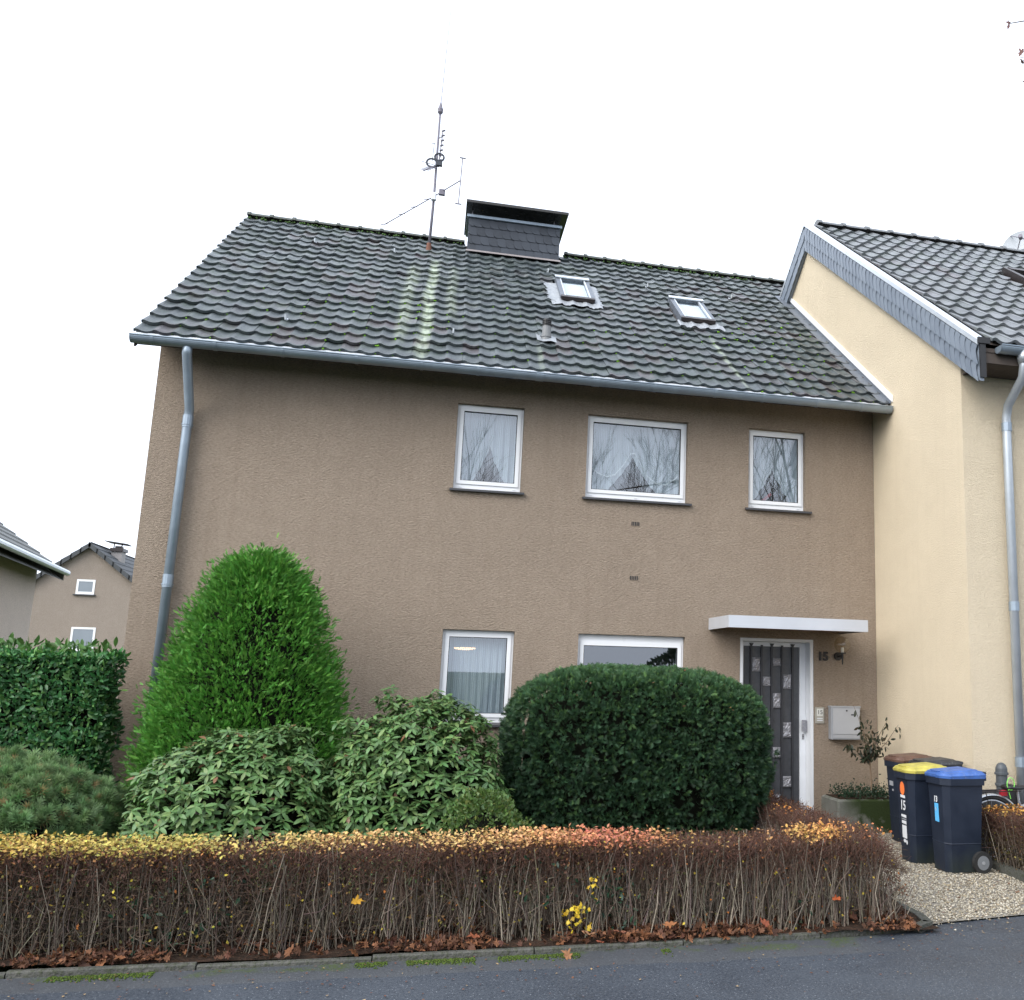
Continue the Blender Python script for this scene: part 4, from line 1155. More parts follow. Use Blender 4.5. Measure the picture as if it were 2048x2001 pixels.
# gutter and downpipe
ngy, ngz = NEY - .055, nz(NEY) - .045
b = MB(); gutter(b, 9.03, 15.9, ngy, ngz, .078); b.tube([(9.03, ngy - .078, ngz), (15.9, ngy - .078, ngz)], .009, 8)
poly = [(.076 * math.cos(math.pi + math.pi * k / 10), .076 * math.sin(math.pi + math.pi * k / 10)) for k in range(11)]
b.prism(poly, lambda u, v, w: (9.03 + .012 * w, ngy + u, ngz + v))
b.build('gutter', M['zinc'], C_)
b = MB(); b.tube([(9.345, ngy, ngz - .05), (9.345, ngy + .01, ngz - .20), (9.36, ngy + .06, ngz - .30), (9.39, -2.36, 4.86), (9.395, -2.31, 4.74), (9.395, -2.305, 4.6), (9.40, -2.305, 0.05)], .050, 14)
b.tube([(9.345, ngy, ngz - .03), (9.345, ngy + .005, ngz - .16)], [.09, .058], 14)
ndp = b.build('downpipe', plain('pale_zinc_pipe', (.42, .46, .50), .42, .45, .15), C_, smooth=True)
for z in (4.62, 2.6, 0.95):
    b = MB(); b.tube([(9.397, -2.305, z + .05), (9.397, -2.305, z - .05)], .056, 14); b.build('pipe_collar', M['zinc'], ndp)
# roof window of the cream house
b = MB()
def nr(x, s, h): return Vector((x, NEY + s * cn - h * sn, nz(NEY) + s * sn + h * cn))
def nbox(b, xa, xb, sa, sb, ha, hb):
    vs = [nr(x, s, h) for h in (ha, hb) for x, s in ((xa, sa), (xb, sa), (xb, sb), (xa, sb))]
    b.add(vs, [(0, 3, 2, 1), (4, 5, 6, 7), (0, 1, 5, 4), (1, 2, 6, 5), (2, 3, 7, 6), (3, 0, 4, 7)])
nbox(b, 11.32, 11.40, 3.05, 4.10, -.02, .13); nbox(b, 12.1, 12.18, 3.05, 4.1, -.02, .13); nbox(b, 11.40, 12.1, 3.98, 4.10, -.02, .14); nbox(b, 11.40, 12.1, 3.05, 3.12, -.02, .13)
rw = b.build('roof_window', M['dark_metal'], C_)
b = MB(); nbox(b, 11.401, 12.099, 3.121, 3.979, .09, .10); b.build('pane', M['skyglass'], rw)
# dish on the ridge
S_ = thing('satellite_dish', (13.25, 2.75, 8.75), 'pale grey satellite dish behind the ridge of the cream house', 'dish')
b = MB(); vs = []; fs = []
dn = Vector((-0.6, -0.75, 0.12)).normalized(); da = dn.orthogonal().normalized(); db = dn.cross(da); dc = Vector((13.36, 2.9, 9.62))
for i in range(7):
    for k in range(24):
        r_ = 0.36 * i / 6; a = k / 24 * 6.2832; vs.append(dc + da * (r_ * math.cos(a)) + db * (r_ * math.sin(a)) + dn * (0.55 * r_ * r_))
for i in range(6):
    for k in range(24): fs.append((i * 24 + k, i * 24 + (k + 1) % 24, (i + 1) * 24 + (k + 1) % 24, (i + 1) * 24 + k))
b.add(vs, fs); b.build('reflector', plain('grey_dish', (.42, .45, .48), .5), S_, smooth=True)
b = MB(); b.tube([dc - dn * .05, dc + Vector((0, .15, -.25)), (13.25, 3.03, 8.55)], .022, 8); b.build('dish_mount', M['mast'], S_)
b = MB()
for a in (0.4, 2.5, 4.6): b.tube([dc + da * (.35 * math.cos(a)) + db * (.35 * math.sin(a)) + dn * .07, dc + dn * .42], .009, 5)
b.tube([dc + dn * .40, dc + dn * .50], .035, 8); b.build('feed_arm', M['mast'], S_)

# ------------------------------------------------------------------ houses further back on the left
fa = thing('beige_house', (-8.8, 12.0, 0), 'beige house at left edge with grey roof and eave gutter', 'house')
ang = R(8.7); ud = Vector((math.sin(ang), -math.cos(ang), 0)); vd = Vector((math.cos(ang), math.sin(ang), 0)); o0 = Vector((-6.84, 16.44, 0))
def fp(u, v, z): return o0 + ud * u + vd * v + Vector((0, 0, z))
b = MB(); b.add([fp(0, 0, 0), fp(9, 0, 0), fp(9, 0, 4.15), fp(0, 0, 4.15), fp(0, -8, 0), fp(9, -8, 0), fp(9, -8, 4.15), fp(0, -8, 4.15), fp(0, -4, 7.2), fp(9, -4, 7.2)],
                [(1, 0, 3, 2), (0, 4, 7, 8, 3), (5, 1, 2, 9, 6), (4, 5, 6, 7)])
b.build('wall', M['far_beige'], fa)
b = MB()
for sg in (1, -1):
    e = lambda t: (-4 + sg * (4.55 * (1 - t)), 4.02 + (7.45 - 4.02) * t)
    for k in range(15):
        t0, t1 = k / 15, (k + 1) / 15 + .012
        (va, za), (vb, zb) = e(t0), e(t1)
        b.add([fp(-.35, va, za + .06), fp(9.3, va, za + .06), fp(9.3, vb, zb + .015), fp(-.35, vb, zb + .015), fp(-.35, va, za), fp(9.3, va, za)], [(0, 1, 2, 3), (4, 5, 1, 0)])
    (va, za), (vb, zb) = e(0), e(1)
    b.add([fp(-.35, va, za), fp(9.3, va, za), fp(9.3, vb, zb), fp(-.35, vb, zb), fp(-.35, va, za - .2), fp(9.3, va, za - .2), fp(9.3, vb, zb - .2), fp(-.35, vb, zb - .2)], [(4, 5, 6, 7), (0, 4, 7, 3), (1, 2, 6, 5)])
tag(b.build('roof', plain('weathered_grey_tiles', (.15, .155, .15), .8, var=.35, scale=3), fa))
b = MB(); n = 8
p0, p1 = fp(-.35, .62, 4.03), fp(9.3, .62, 4.03)
b.tube([p0, p1], .075, 10); b.build('gutter', M['zinc_light'], fa)

fb = thing('gabled_house', (-12.63, 43.0, 0), 'distant grey-brown gabled house with two white windows', 'house')
yb_ = 38.44; ax_, az_ = -12.63, 7.02; hw = 4.2; sl = 0.79
b = MB()
pts = [(-hw, 0), (hw, 0), (hw, az_ - sl * hw), (0, az_), (-hw, az_ - sl * hw)]
b.add([(ax_ + x, yb_, z) for x, z in pts] + [(ax_ + x, yb_ + 10, z) for x, z in pts], [(0, 1, 2, 3, 4), (9, 8, 7, 6, 5), (0, 4, 9, 5), (1, 6, 7, 2)])
b.build('wall', M['far_brown'], fb)
b = MB()
for sg in (-1, 1):
    for k in range(12):
        t0, t1 = k / 12, (k + 1) / 12 + .012
        xa, xb = ax_ + sg * (hw + .3) * (1 - t0), ax_ + sg * (hw + .3) * (1 - t1)
        za, zb = az_ + .13 - sl * (hw + .3) * (1 - t0), az_ + .13 - sl * (hw + .3) * (1 - t1)
        b.add([(xa, yb_ - .25, za + .06), (xa, yb_ + 10.2, za + .06), (xb, yb_ + 10.2, zb + .02), (xb, yb_ - .25, zb + .02), (xa, yb_ - .25, za - .20), (xb, yb_ - .25, zb - .2), (xa, yb_ + 10.2, za - .2)],
              [(0, 1, 2, 3), (4, 0, 3, 5), (0, 4, 6, 1)])
rb = b.build('roof', plain('dark_far_tiles', (.06, .065, .07), .75, var=.3, scale=2), fb)
for (xa, xb, za, zb) in ((-13.03, -12.25, 4.76, 5.45), (-13.0, -11.98, 2.13, 3.23)):
    b = MB(); ring(b, xa, xb, za, zb, .09, .09, .12, .09, yb_ - .02, yb_ + .05); w = b.build('window', M['pvc'], fb)
    b = MB(); b.box(xa + .09, yb_ - .005, za + .12, xb - .09, yb_ + .005, zb - .09); b.build('pane', plain('far_pane', (.22, .25, .28), .12, 0, .2, 1), w)
    b = MB(); b.box(xa - .08, yb_ - .10, za - .06, xb + .08, yb_ - .001, za - .005); b.build('sill', M['sill'], w)
b = MB(); b.box(-12.2, 40.0, 5.6, -11.73, 40.6, 7.15); c2 = b.build('chimney', plain('far_chimney', (.33, .31, .30), .9, var=.2), fb)
b = MB(); b.box(-12.26, 39.9, 7.0, -11.67, 40.7, 7.16); b.box(-12.1, 40.1, 7.16, -11.83, 40.5, 7.28); b.add([(-12.5, 39.8, 7.46), (-11.5, 39.8, 7.34), (-11.5, 40.8, 7.34), (-12.5, 40.8, 7.46), (-12.5, 39.8, 7.50), (-11.5, 39.8, 7.38), (-11.5, 40.8, 7.38), (-12.5, 40.8, 7.50)], [(3, 2, 1, 0), (4, 5, 6, 7), (0, 1, 5, 4)])
b.tube([(-12.15, 40.1, 7.1), (-12.15, 40.1, 7.43)], .03, 6); b.tube([(-11.8, 40.1, 7.1), (-11.8, 40.1, 7.38)], .03, 6)
b.build('chimney_cowl', M['dark_metal'], c2)

# ------------------------------------------------------------------ bins
def m_bin(name, c, moss=True):
    m = N(name); p = m.obj(); n = m.noise(p, 5, 5)
    col = m.mix(n, tuple(x * .75 for x in c), tuple(x * 1.35 for x in c))
    z = m.sep(p)[2]
    k = m.math('MULTIPLY', m.val(m.math('ADD', z, m.math('MULTIPLY', n, .35)), .50, .20), m.val(m.noise(p, 2.5, 3), .42, .60))
    col = m.mix(m.math('MULTIPLY', k, .55), col, (.028, .036, .018))
    sc = m.noise(m.scale(p, (3, 3, .6)), 26, 4)
    col = m.mix(m.val(sc, .62, .8, 0, .25), col, tuple(x * 2.6 for x in c))
    m.base(col); m.set(m.val(n, .3, .7, .38, .58), 0, .4); m.bump(m.noise(p, 240, 2), .2, .001); return m.m
M['bin'] = m_bin('dark_blue_grey_plastic', (0.0110, 0.0165, 0.0300))
def lidmat(name, c):
    m = N(name); p = m.obj(); n = m.noise(p, 9, 5)
    col = m.mix(m.val(n, .35, .75), c, tuple(x * .5 for x in c)); col = m.mix(m.val(m.noise(p, 30, 4, .7), .55, .75, 0, .35), col, (.35, .34, .31)); m.base(col); m.set(.5, 0, .4); m.bump(m.noise(p, 60, 3), .3, .003); return m.m
M['lid_blue'] = lidmat('blue_lid', (.055, .135, .40)); M['lid_yellow'] = lidmat('yellow_lid', (.50, .44, .09)); M['lid_brown'] = lidmat('brown_lid', (.13, .072, .052)); M['lid_black'] = lidmat('charcoal_lid', (.035, .037, .042))
def wheelie(loc, rz_, lid, label, marks):
    T = thing('wheelie_bin', loc, label, 'bin', 'wheeled rubbish bins on the gravel', rz_)
    ORG[T] = Vector((0, 0, 0)); T.scale = (.80, .86, 1.0)
    # body: x is depth (front at -x), y is width, tapering down, cut corners at the front
    def sec(z, t):
        f, k = -.225 - .045 * t, .205 + .03 * t
        w = .178 + .052 * t; c = .075 + .01 * t
        return [(f + .012, -w + c, z), (f + c * .75, -w, z), (k, -w, z), (k, w, z), (f + c * .75, w, z), (f + .012, w - c, z)]
    b = MB(); levels = [(0.012, 0.0, 0), (0.26, .27, 0), (0.268, .27, .007), (0.275, .275, 0), (.80, .92, 0), (.82, .96, .0)]
    vs = []
    for z, t, e in levels:
        for x, y, zz in sec(z, t): vs.append((x * (1 + e * 2), y * (1 + e * 3), zz))
    fs = [tuple(range(5, -1, -1))]
    for i in range(len(levels) - 1):
        for k in range(6): fs.append((i * 6 + k, i * 6 + (k + 1) % 6, (i + 1) * 6 + (k + 1) % 6, (i + 1) * 6 + k))
    b.add(vs, fs); b.build('body', M['bin'], T, local=True)
    def rim(x0, x1, w, c, z0, z1, b, top=0.0, sh=0.0):
        P = lambda e, z: [(x0 + e, -w + c, z), (x0 + c * .8, -w + e, z), (x1 - e, -w + e, z), (x1 - e, w - e, z), (x0 + c * .8, w - e, z), (x0 + e, w - c, z)]
        vs = P(0, z0) + P(-.004, z1) + P(top, z1 + sh)
        fs = [tuple(range(5, -1, -1)), tuple(range(12, 18))]
        for i in (0, 1):
            for k in range(6): fs.append((i * 6 + k, i * 6 + (k + 1) % 6, (i + 1) * 6 + (k + 1) % 6, (i + 1) * 6 + k))
        b.add(vs, fs)
    b = MB(); rim(-.285, .245, .245, .10, .80, .868, b); b.build('rim', M['bin'], T, local=True)
    b = MB(); x0, x1, w = -.292, .262, .250
    # lid: skirt, shoulder, raised panel
    P = lambda e, z, g=0: [(x0 + e, -w + .10, z), (x0 + .08 + e * .3, -w + e, z), (x1 - e, -w + e, z + g), (x1 - e, w - e, z + g), (x0 + .08 + e * .3, w - e, z), (x0 + e, w - .10, z)]
    lev = [P(0.0, .862), P(-.006, .885, .012), P(.030, .908, .022), P(.058, .910, .024), P(.075, .922, .020), P(.12, .926, .018)]
    vs = sum(lev, []); fs = [tuple(range(5, -1, -1)), tuple(range(30, 36))]
    for i in range(5):
        for k in range(6): fs.append((i * 6 + k, i * 6 + (k + 1) % 6, (i + 1) * 6 + (k + 1) % 6, (i + 1) * 6 + k))
    b.add(vs, fs)
    ld = b.build('lid', M[lid], T, local=True)
    b = MB(); b.box(-.262, -.065, .9085, -.222, .065, .921); b.box(-.302, -.09, .872, -.285, .09, .892); b.build('lid_grip', M[lid], ld, local=True)
    b = MB(); b.tube([(.262, -.19, .865), (.315, -.17, .905), (.315, .17, .905), (.262, .19, .865)], .016, 8); b.box(.235, -.23, .84, .285, .23, .872); b.build('handle', M['bin'], T, local=True, smooth=False)
    for sy in (-1, 1):
        b = MB(); b.tube([(.205, sy * .190, .10), (.205, sy * .236, .10)], .100, 24)
        wh = b.build('wheel', M['rubber'], T, local=True); wh.scale = (1.22, 1, 1); wh.location.x = .205 * (1 - 1.22)
        b = MB(); b.tube([(.205, sy * .230, .10), (.205, sy * .2395, .10)], .064, 20); b.build('wheel_rim', M['hub'], wh, local=True)
        b = MB(); b.tube([(.205, sy * .236, .10), (.205, sy * .246, .10)], .016, 10); b.build('hub_cap', M['hc'], wh, local=True)
    b = MB(); b.tube([(.205, -.19, .10), (.205, .19, .10)], .012, 8); b.build('axle', M['dark_metal'], T, local=True)
    # stickers on the front face (which leans outward going up)
    def fx(z): 
        t = np.interp(z, [.012, .26, .275, .80], [0, .27, .275, .92]); return -.225 - .045 * t + .012 - .0025
    def stick(name, mat, poly):
        b = MB(); b.prism(poly, lambda u, v, w_: (fx(v) - (.0015 if not w_ else 0), u, v)); b.build(name, M[mat], T, local=True)
    for mk in marks:
        if mk[0] == 'oval':
            _, mat, y, z, a_, c_ = mk
            stick('sticker', mat, [(y + a_ * math.cos(k * .3927), z + c_ * math.sin(k * .3927)) for k in range(16)])
        elif mk[0] == 'rect':
            _, mat, y, z, a_, c_ = mk
            stick('sticker', mat, [(y - a_, z - c_), (y + a_, z - c_ + .004), (y + a_ - .003, z + c_), (y - a_, z + c_)])
        else:
            _, txt, y, z, size = mk
            o = link('lettering', text_mesh(txt, size, M['white_sticker'], .0012, .002), T, (fx(z) - .003, y, z))
            o.rotation_euler = (R(90), 0, R(-90))
    return T
wheelie((8.205, -2.985, 0.015), R(2), 'lid_blue', 'dark wheelie bin with blue lid, nearest of the four', [('text', '13', -.0, .655, .075), ('rect', 'blue_sticker', -.005, .535, .040, .085), ('oval', 'white_sticker', .01, .565, .012, .018)])
wheelie((8.10, -2.53, 0.015), R(-1), 'lid_yellow', 'dark wheelie bin with yellow lid and house number sticker', [('oval', 'orange_sticker', 0, .70, .055, .066), ('rect', 'white_sticker', 0, .622, .058, .014), ('text', '15', 0, .535, .13),
        ('rect', 'white_sticker', 0, .435, .060, .014), ('rect', 'grey_print', 0, .405, .058, .006), ('rect', 'white_sticker', 0, .375, .055, .016), ('rect', 'white_sticker', 0, .285, .055, .062), ('oval', 'white_sticker', .005, .20, .03, .018), ('oval', 'white_sticker', -.045, .19, .016, .022)])
wheelie((8.56, -1.98, 0.02), R(-2), 'lid_black', 'dark wheelie bin with charcoal lid against the cream wall', [])
wheelie((8.53, -1.46, 0.02), R(1), 'lid_brown', 'dark wheelie bin with reddish brown lid, farthest from the street', [('rect', 'grey_print', .03, .62, .05, .026), ('rect', 'grey_print', .0, .55, .02, .012)])

# ------------------------------------------------------------------ planter, bollard, bicycle
pm = N('mossy_stone_trough'); pp = pm.pos(); nn = pm.noise(pp, 6, 5)
col = pm.mix(pm.noise(pp, 20, 4), (.14, .14, .125), (.24, .235, .21))
px3 = pm.sep(pp)
mk = pm.math('MULTIPLY', pm.val(nn, .28, .48), pm.val(pm.math('ADD', px3[0], pm.math('MULTIPLY', pm.noise(pp, 5, 4), .5)), 8.10, 8.42))
col = pm.mix(mk, col, (.028, .042, .014)); pm.base(col); pm.set(.92, 0, .2); pm.bump(pm.noise(pp, 40, 4), .7, .01)
T = thing('planter_trough', (8.28, -0.75, 0.0), 'mossy stone planter trough against the wall by the bins', 'planter')
b = MB(); b.cbox(7.90, -0.95, 0.02, 8.72, -0.45, 0.40, 0.02); b.build('trough', pm.m, T)
b = MB(); b.box(7.95, -0.90, 0.395, 8.67, -0.50, 0.408); b.build('potting_soil', M['soil'], T)

T = thing('bollard', (9.09, -2.42, 0), 'dark grey round-topped bollard behind the bicycle', 'bollard')
b = MB(); b.lathe((9.09, -2.42, 0.0), [(.058, 0), (.058, .72), (.070, .725), (.070, .745), (.058, .75), (.058, .83), (.072, .835), (.072, .855), (.062, .86), (.060, .90), (.045, .935), (.022, .953), (.003, .957)], 18)
b.build('post', plain('grey_bollard_paint', (.060, .068, .075), .5), T, smooth=False)

K = thing('bicycle', (9.2, -2.55, 0), 'silver bicycle parked behind the right-hand hedge', 'bicycle')
by = -2.58; wc = Vector((8.86, by, .325)); wr = .305
b = MB(); b.tube([wc + Vector((wr * math.cos(k / 40 * 6.2832), 0, wr * math.sin(k / 40 * 6.2832))) for k in range(41)], .021, 8, False)
wh = b.build('wheel', M['rubber'], K, smooth=True)
b = MB(); b.tube([wc + Vector(((wr - .03) * math.cos(k / 40 * 6.2832), 0, (wr - .03) * math.sin(k / 40 * 6.2832))) for k in range(41)], .011, 6, False); b.build('rim', M['chrome'], wh, smooth=True)
b = MB()
for k in range(28):
    a = k / 28 * 6.2832; b.tube([wc + Vector((.02 * math.cos(a + .8), .02 * (-1) ** k, .02 * math.sin(a + .8))), wc + Vector(((wr - .03) * math.cos(a), 0, (wr - .03) * math.sin(a)))], .0016, 4, False)
b.build('spokes', M['spoke'], wh)
b = MB(); b.tube([wc + Vector((0, -.05, 0)), wc + Vector((0, .05, 0))], .022, 10); b.build('hub', M['chrome'], wh)
b = MB(); vs = []; fs = []; n = 26
for k in range(n + 1):
    a = R(-10 + 190 * k / n); rr_ = wr + .035
    for j, (dy, dr) in enumerate(((-.028, -.014), (-.016, .002), (.016, .002), (.028, -.014))): vs.append(wc + Vector(((rr_ + dr) * math.cos(a), dy, (rr_ + dr) * math.sin(a))))
for k in range(n):
    for j in range(3): fs.append((k * 4 + j, k * 4 + j + 1, k * 4 + j + 5, k * 4 + j + 4))
b.add(vs, fs); b.build('mudguard', M['chrome'], K, smooth=True)
bb = Vector((9.30, by, .29)); st0 = Vector((9.18, by, .555)); hd = Vector((9.74, by, .72)); fw = Vector((9.88, by, .325))
b = MB(); b.tube([bb, st0], .019, 8); b.tube([bb, hd - Vector((0, 0, .08))], .019, 8); b.tube([st0 - Vector((0, 0, .03)), hd], .016, 8)
for s_ in (-1, 1): b.tube([wc + Vector((0, .055 * s_, 0)), bb + Vector((0, .03 * s_, 0))], .010, 6); b.tube([wc + Vector((0, .055 * s_, 0)), st0 + Vector((0, .03 * s_, -.03))], .009, 6); b.tube([hd, hd + Vector((.06, .05 * s_, -.2)), fw + Vector((0, .05 * s_, 0))], .011, 6)
b.build('frame', M['chrome'], K)
b = MB(); b.tube([st0, st0 + Vector((-.022, 0, .16))], .013, 8); b.build('seat_post', M['chrome'], K)
b = MB(); sp = st0 + Vector((-.03, 0, .165)); vs = []; fs = []
secs = [(-.14, .070, .030, .0), (-.10, .085, .038, .004), (-.03, .070, .034, -.004), (.05, .035, .028, -.006), (.12, .022, .024, -.002), (.15, .010, .014, -.006)]
for x, w_, h_, z in secs:
    for k in range(8):
        a = k / 8 * 6.2832; vs.append(sp + Vector((x, w_ * math.cos(a), z + h_ * (math.sin(a) if math.sin(a) > 0 else .5 * math.sin(a)))))
for i in range(len(secs) - 1):
    for k in range(8): fs.append((i * 8 + k, i * 8 + (k + 1) % 8, (i + 1) * 8 + (k + 1) % 8, (i + 1) * 8 + k))
fs.append(tuple(range(7, -1, -1))); fs.append(tuple(40 + k for k in range(8)))
b.add(vs, fs); b.build('saddle', M['black'], K, smooth=True)
b = MB(); b.cbox(sp.x - .185, by - .03, sp.z - .075, sp.x - .115, by + .03, sp.z - .02, .008); b.build('rear_reflector', M['red'], K)
b = MB(); b.tube([Vector((8.82, by, .70)), Vector((9.16, by, .705))], .006, 6)
for s_ in (-1, 1): b.tube([Vector((8.68, by + .06 * s_, .69)), Vector((9.16, by + .06 * s_, .695))], .006, 6); b.tube([Vector((8.76, by + .06 * s_, .69)), wc + Vector((0, .06 * s_, 0))], .005, 6)
b.build('carrier', M['dark_metal'], K)
P = [sp + Vector((-.10 + .042 * math.cos(a), -.06, .045 + .060 * math.sin(a))) for a in np.linspace(-2.2, 3.4, 20)]
b = MB(); b.tube(P + [sp + Vector((-.10, -.05, -.10))], .0045, 6); o = b.top('cable_lock', M['green_cord'], 'bright green cable lock looped round the bicycle saddle', 'lock')
b = MB(); b.tube([fw + Vector((.315 * math.cos(k / 30 * 6.2832), 0, .315 * math.sin(k / 30 * 6.2832))) for k in range(31)], .019, 8, False); b.build('wheel', M['rubber'], K, smooth=True)
b = MB(); b.tube([hd, hd + Vector((-.04, 0, .26))], .014, 8); b.tube([hd + Vector((-.14, -.28, .28)), hd + Vector((-.04, -.10, .27)), hd + Vector((-.04, .10, .27)), hd + Vector((-.14, .28, .28))], .012, 8); b.build('handlebar', M['chrome'], K)
b = MB(); b.tube([bb + Vector((.0, -.07, 0)), bb + Vector((.1, -.07, -.14))], .009, 6); b.tube([bb + Vector((0, .07, 0)), bb + Vector((-.1, .07, .14))], .009, 6); b.tube([bb + Vector((0, -.07, 0)), bb + Vector((0, .07, 0))], .02, 8); b.build('cranks', M['chrome'], K)

# ------------------------------------------------------------------ foliage templates
def spike(x0, y0, x1, y1, w, z0=0.0, z1=0.0):
    d = np.array([x1 - x0, y1 - y0]); n = np.array([-d[1], d[0]]) / max(np.linalg.norm(d), 1e-6) * w
    return [(x0 + n[0], y0 + n[1], z0), (x0 - n[0], y0 - n[1], z0), (x1, y1, z1)]
def tri_template(sp):
    v = sum(sp, []); return np.array(v, float), np.arange(len(v)).reshape(-1, 3)
sp = [spike(0, 0, 0, 1.0, .045)]
for k in range(6):
    y = .12 + k * .14; l_ = .42 * (1 - .55 * y)
    for s_ in (-1, 1):
        sp.append(spike(0, y, s_ * l_ * .62, y + l_ * .85, .05, 0, .10 * random.uniform(-1, 1)))
FROND = tri_template(sp)
sp = [spike(0, 0, 0, .9, .03)]
for k in range(5):
    y = .10 + k * .18; l_ = .40 * (1 - .35 * abs(y - .4))
    for s_ in (-1, 1): sp.append(spike(0, y, s_ * l_ * .85, y + l_ * .6, .062, 0, .14 * random.uniform(-.5, 1)))
YEW = tri_template(sp)
sp = []; tv_ = []
for k in range(18):
    a = k * 2.39996; el = .15 + 1.15 * (k / 18.0)
    d = np.array([math.cos(a) * math.sin(1.45 - el * .95), math.cos(1.45 - el * .95), math.sin(a) * math.sin(1.45 - el * .95)])
    o_ = np.array([0, .05 + .35 * k / 18, 0]); side = np.cross(d, [0.3, .2, .9]); side /= np.linalg.norm(side)
    tv_ += [tuple(o_ + side * .085), tuple(o_ - side * .085), tuple(o_ + d * .85)]
PINE = (np.array(tv_), np.arange(len(tv_)).reshape(-1, 3))
def broad(w, droop=0.12, fold=.06):
    ys = [0, .25, .55, .82, 1.0]; ws = [.02, .75, 1.0, .62, 0.0]
    v = []
    for y, q in zip(ys, ws):
        z = -droop * y * y
        v += [(-w * q, y, z + fold * q), (0, y, z), (w * q, y, z + fold * q)]
    f = []
    for i in range(4):
        a = i * 3
        f += [(a, a + 1, a + 4), (a, a + 4, a + 3), (a + 1, a + 2, a + 5), (a + 1, a + 5, a + 4)]
    return np.array(v, float), np.array(f)
LAUREL = broad(.20, .18, .05)
RHODO = broad(.185, .20, .03)
SMALL = (np.array([(0, 0, 0), (-.32, .5, .06), (.32, .5, .06), (0, 1, -.05), (0, .5, -.02)], float), np.array([(0, 4, 1), (0, 2, 4), (1, 4, 3), (4, 2, 3)]))
mp_ = []
for k, (a, r_) in enumerate([(-90, .30), (-62, .42), (-40, .62), (-22, .36), (0, .80), (14, .70), (28, .42), (48, .72), (66, .52), (78, .60), (90, 1.0), (102, .60), (114, .52), (132, .72), (152, .42), (166, .70), (180, .80), (202, .36), (220, .62), (242, .42)]):
    mp_.append((r_ * math.cos(R(a)) * .85, r_ * math.sin(R(a)) * .85, .10 * math.sin(k * 1.7) + .12 * r_ * r_))
MAPLE = (np.array([(0, 0, 0)] + mp_, float), np.array([(0, k + 1, (k + 1) % 20 + 1) for k in range(20)]))

def put(parts, tpl, pos, Y, Zh, size, cols, per=None):
    X, Y, Z = frames(Y, Zh)
    V, F = scatter(tpl[0], tpl[1], pos, X, Y, Z, size)
    parts.append((V, F, rep_cols(cols, len(tpl[1]))))

def foliage(name, parts, mat, parent, kind='stuff'):
    V, F, C = join_np(parts)
    o = link(name, np_mesh(name, V - np.array(ORG[parent]), F, mat, C), parent)
    if kind: o['kind'] = kind
    return o

def blob(parent, name, fn, nu=40, nv=20, mat='core'):  # default colour is painted shade for the inside of a shrub
    """closed inner body; fn(u, v) -> xyz with u round, v bottom to top"""
    vs = []; fs = []
    for j in range(nv + 1):
        for i in range(nu): vs.append(fn(i / nu, j / nv))
    for j in range(nv):
        for i in range(nu):
            a = j * nu + i; c = j * nu + (i + 1) % nu; fs.append((a, c, c + nu, a + nu))
    fs.append(tuple(range(nu - 1, -1, -1))); fs.append(tuple(nv * nu + i for i in range(nu)))
    b = MB(); b.add(vs, fs); return b.build(name, M[mat], parent, smooth=True)

def hue(base, n, v=.22, alt=None, p=.0):
    c = np.tile(np.array(base, float), (n, 1)) * rng.uniform(1 - v, 1 + v, (n, 1)) * (1 + rng.normal(size=(n, 3)) * .05)
    if alt is not None:
        k = rng.random(n) < p; c[k] = np.array(alt) * rng.uniform(.7, 1.25, (k.sum(), 1))
    return np.clip(c, .002, 1)

def trunk(parent, pts, rad, name='trunk', n=8):
    b = MB(); b.tube(pts, rad, n); return b.build(name, M['bark'], parent, smooth=True)

# ------------------------------------------------------------------ conifer in front of the wall
T = thing('conifer_shrub', (1.52, -1.20, 0.05), 'tall bright green cone-shaped conifer against the brown wall', 'shrub')
CZ = [0.05, .35, .84, 1.25, 1.75, 2.1, 2.36, 2.55, 2.68, 2.78, 2.86, 2.92]; CRr = [.84, .90, .93, .89, .79, .68, .58, .49, .41, .31, .19, .06]
def con_r(z): return np.interp(z, CZ, CRr)
trunk(T, [(1.52, -1.2, 0), (1.52, -1.2, 2.6)], [.09, .03])
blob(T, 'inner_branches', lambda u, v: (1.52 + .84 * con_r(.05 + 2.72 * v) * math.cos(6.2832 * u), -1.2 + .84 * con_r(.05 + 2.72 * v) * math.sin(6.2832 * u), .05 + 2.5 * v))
parts = []
ncl = 3000
z = rng.uniform(0.05, 2.86, ncl * 3); keep = rng.random(ncl * 3) < (con_r(z) + .12) / 1.15; z = z[keep][:ncl]; ncl = len(z)
a = rng.uniform(0, 6.2832, ncl); r_ = con_r(z) * (1 + .045 * rng.normal(size=ncl)) + rng.uniform(-.06, .03, ncl)
cen = np.c_[1.52 + r_ * np.cos(a), -1.2 + r_ * np.sin(a), z]
a2 = rng.uniform(0, 6.2832, 420); z2 = rng.uniform(2.35, 2.86, 420); r2 = con_r(z2) * np.sqrt(rng.uniform(0, 1, 420))
cen = np.concatenate([cen, np.c_[1.52 + r2 * np.cos(a2), -1.2 + r2 * np.sin(a2), z2 - .02]]); a = np.concatenate([a, a2]); ncl += 420
m_ = 16
P = np.repeat(cen, m_, 0); A_ = np.repeat(a, m_); n = len(P)
out = np.c_[np.cos(A_), np.sin(A_), np.zeros(n)]
off = rng.normal(size=(n, 3)) * [.045, .045, .055]
P = P + off - out * rng.uniform(.02, .12, (n, 1))
Yd = out * rng.uniform(.5, 1.1, (n, 1)) + [0, 0, 1.0] * rng.uniform(.35, 1.0, (n, 1)) + rng.normal(size=(n, 3)) * .4 + off * 4
Zh = np.cross(Yd, rand_unit(n))
cl = rng.uniform(.72, 1.25, (ncl, 1))
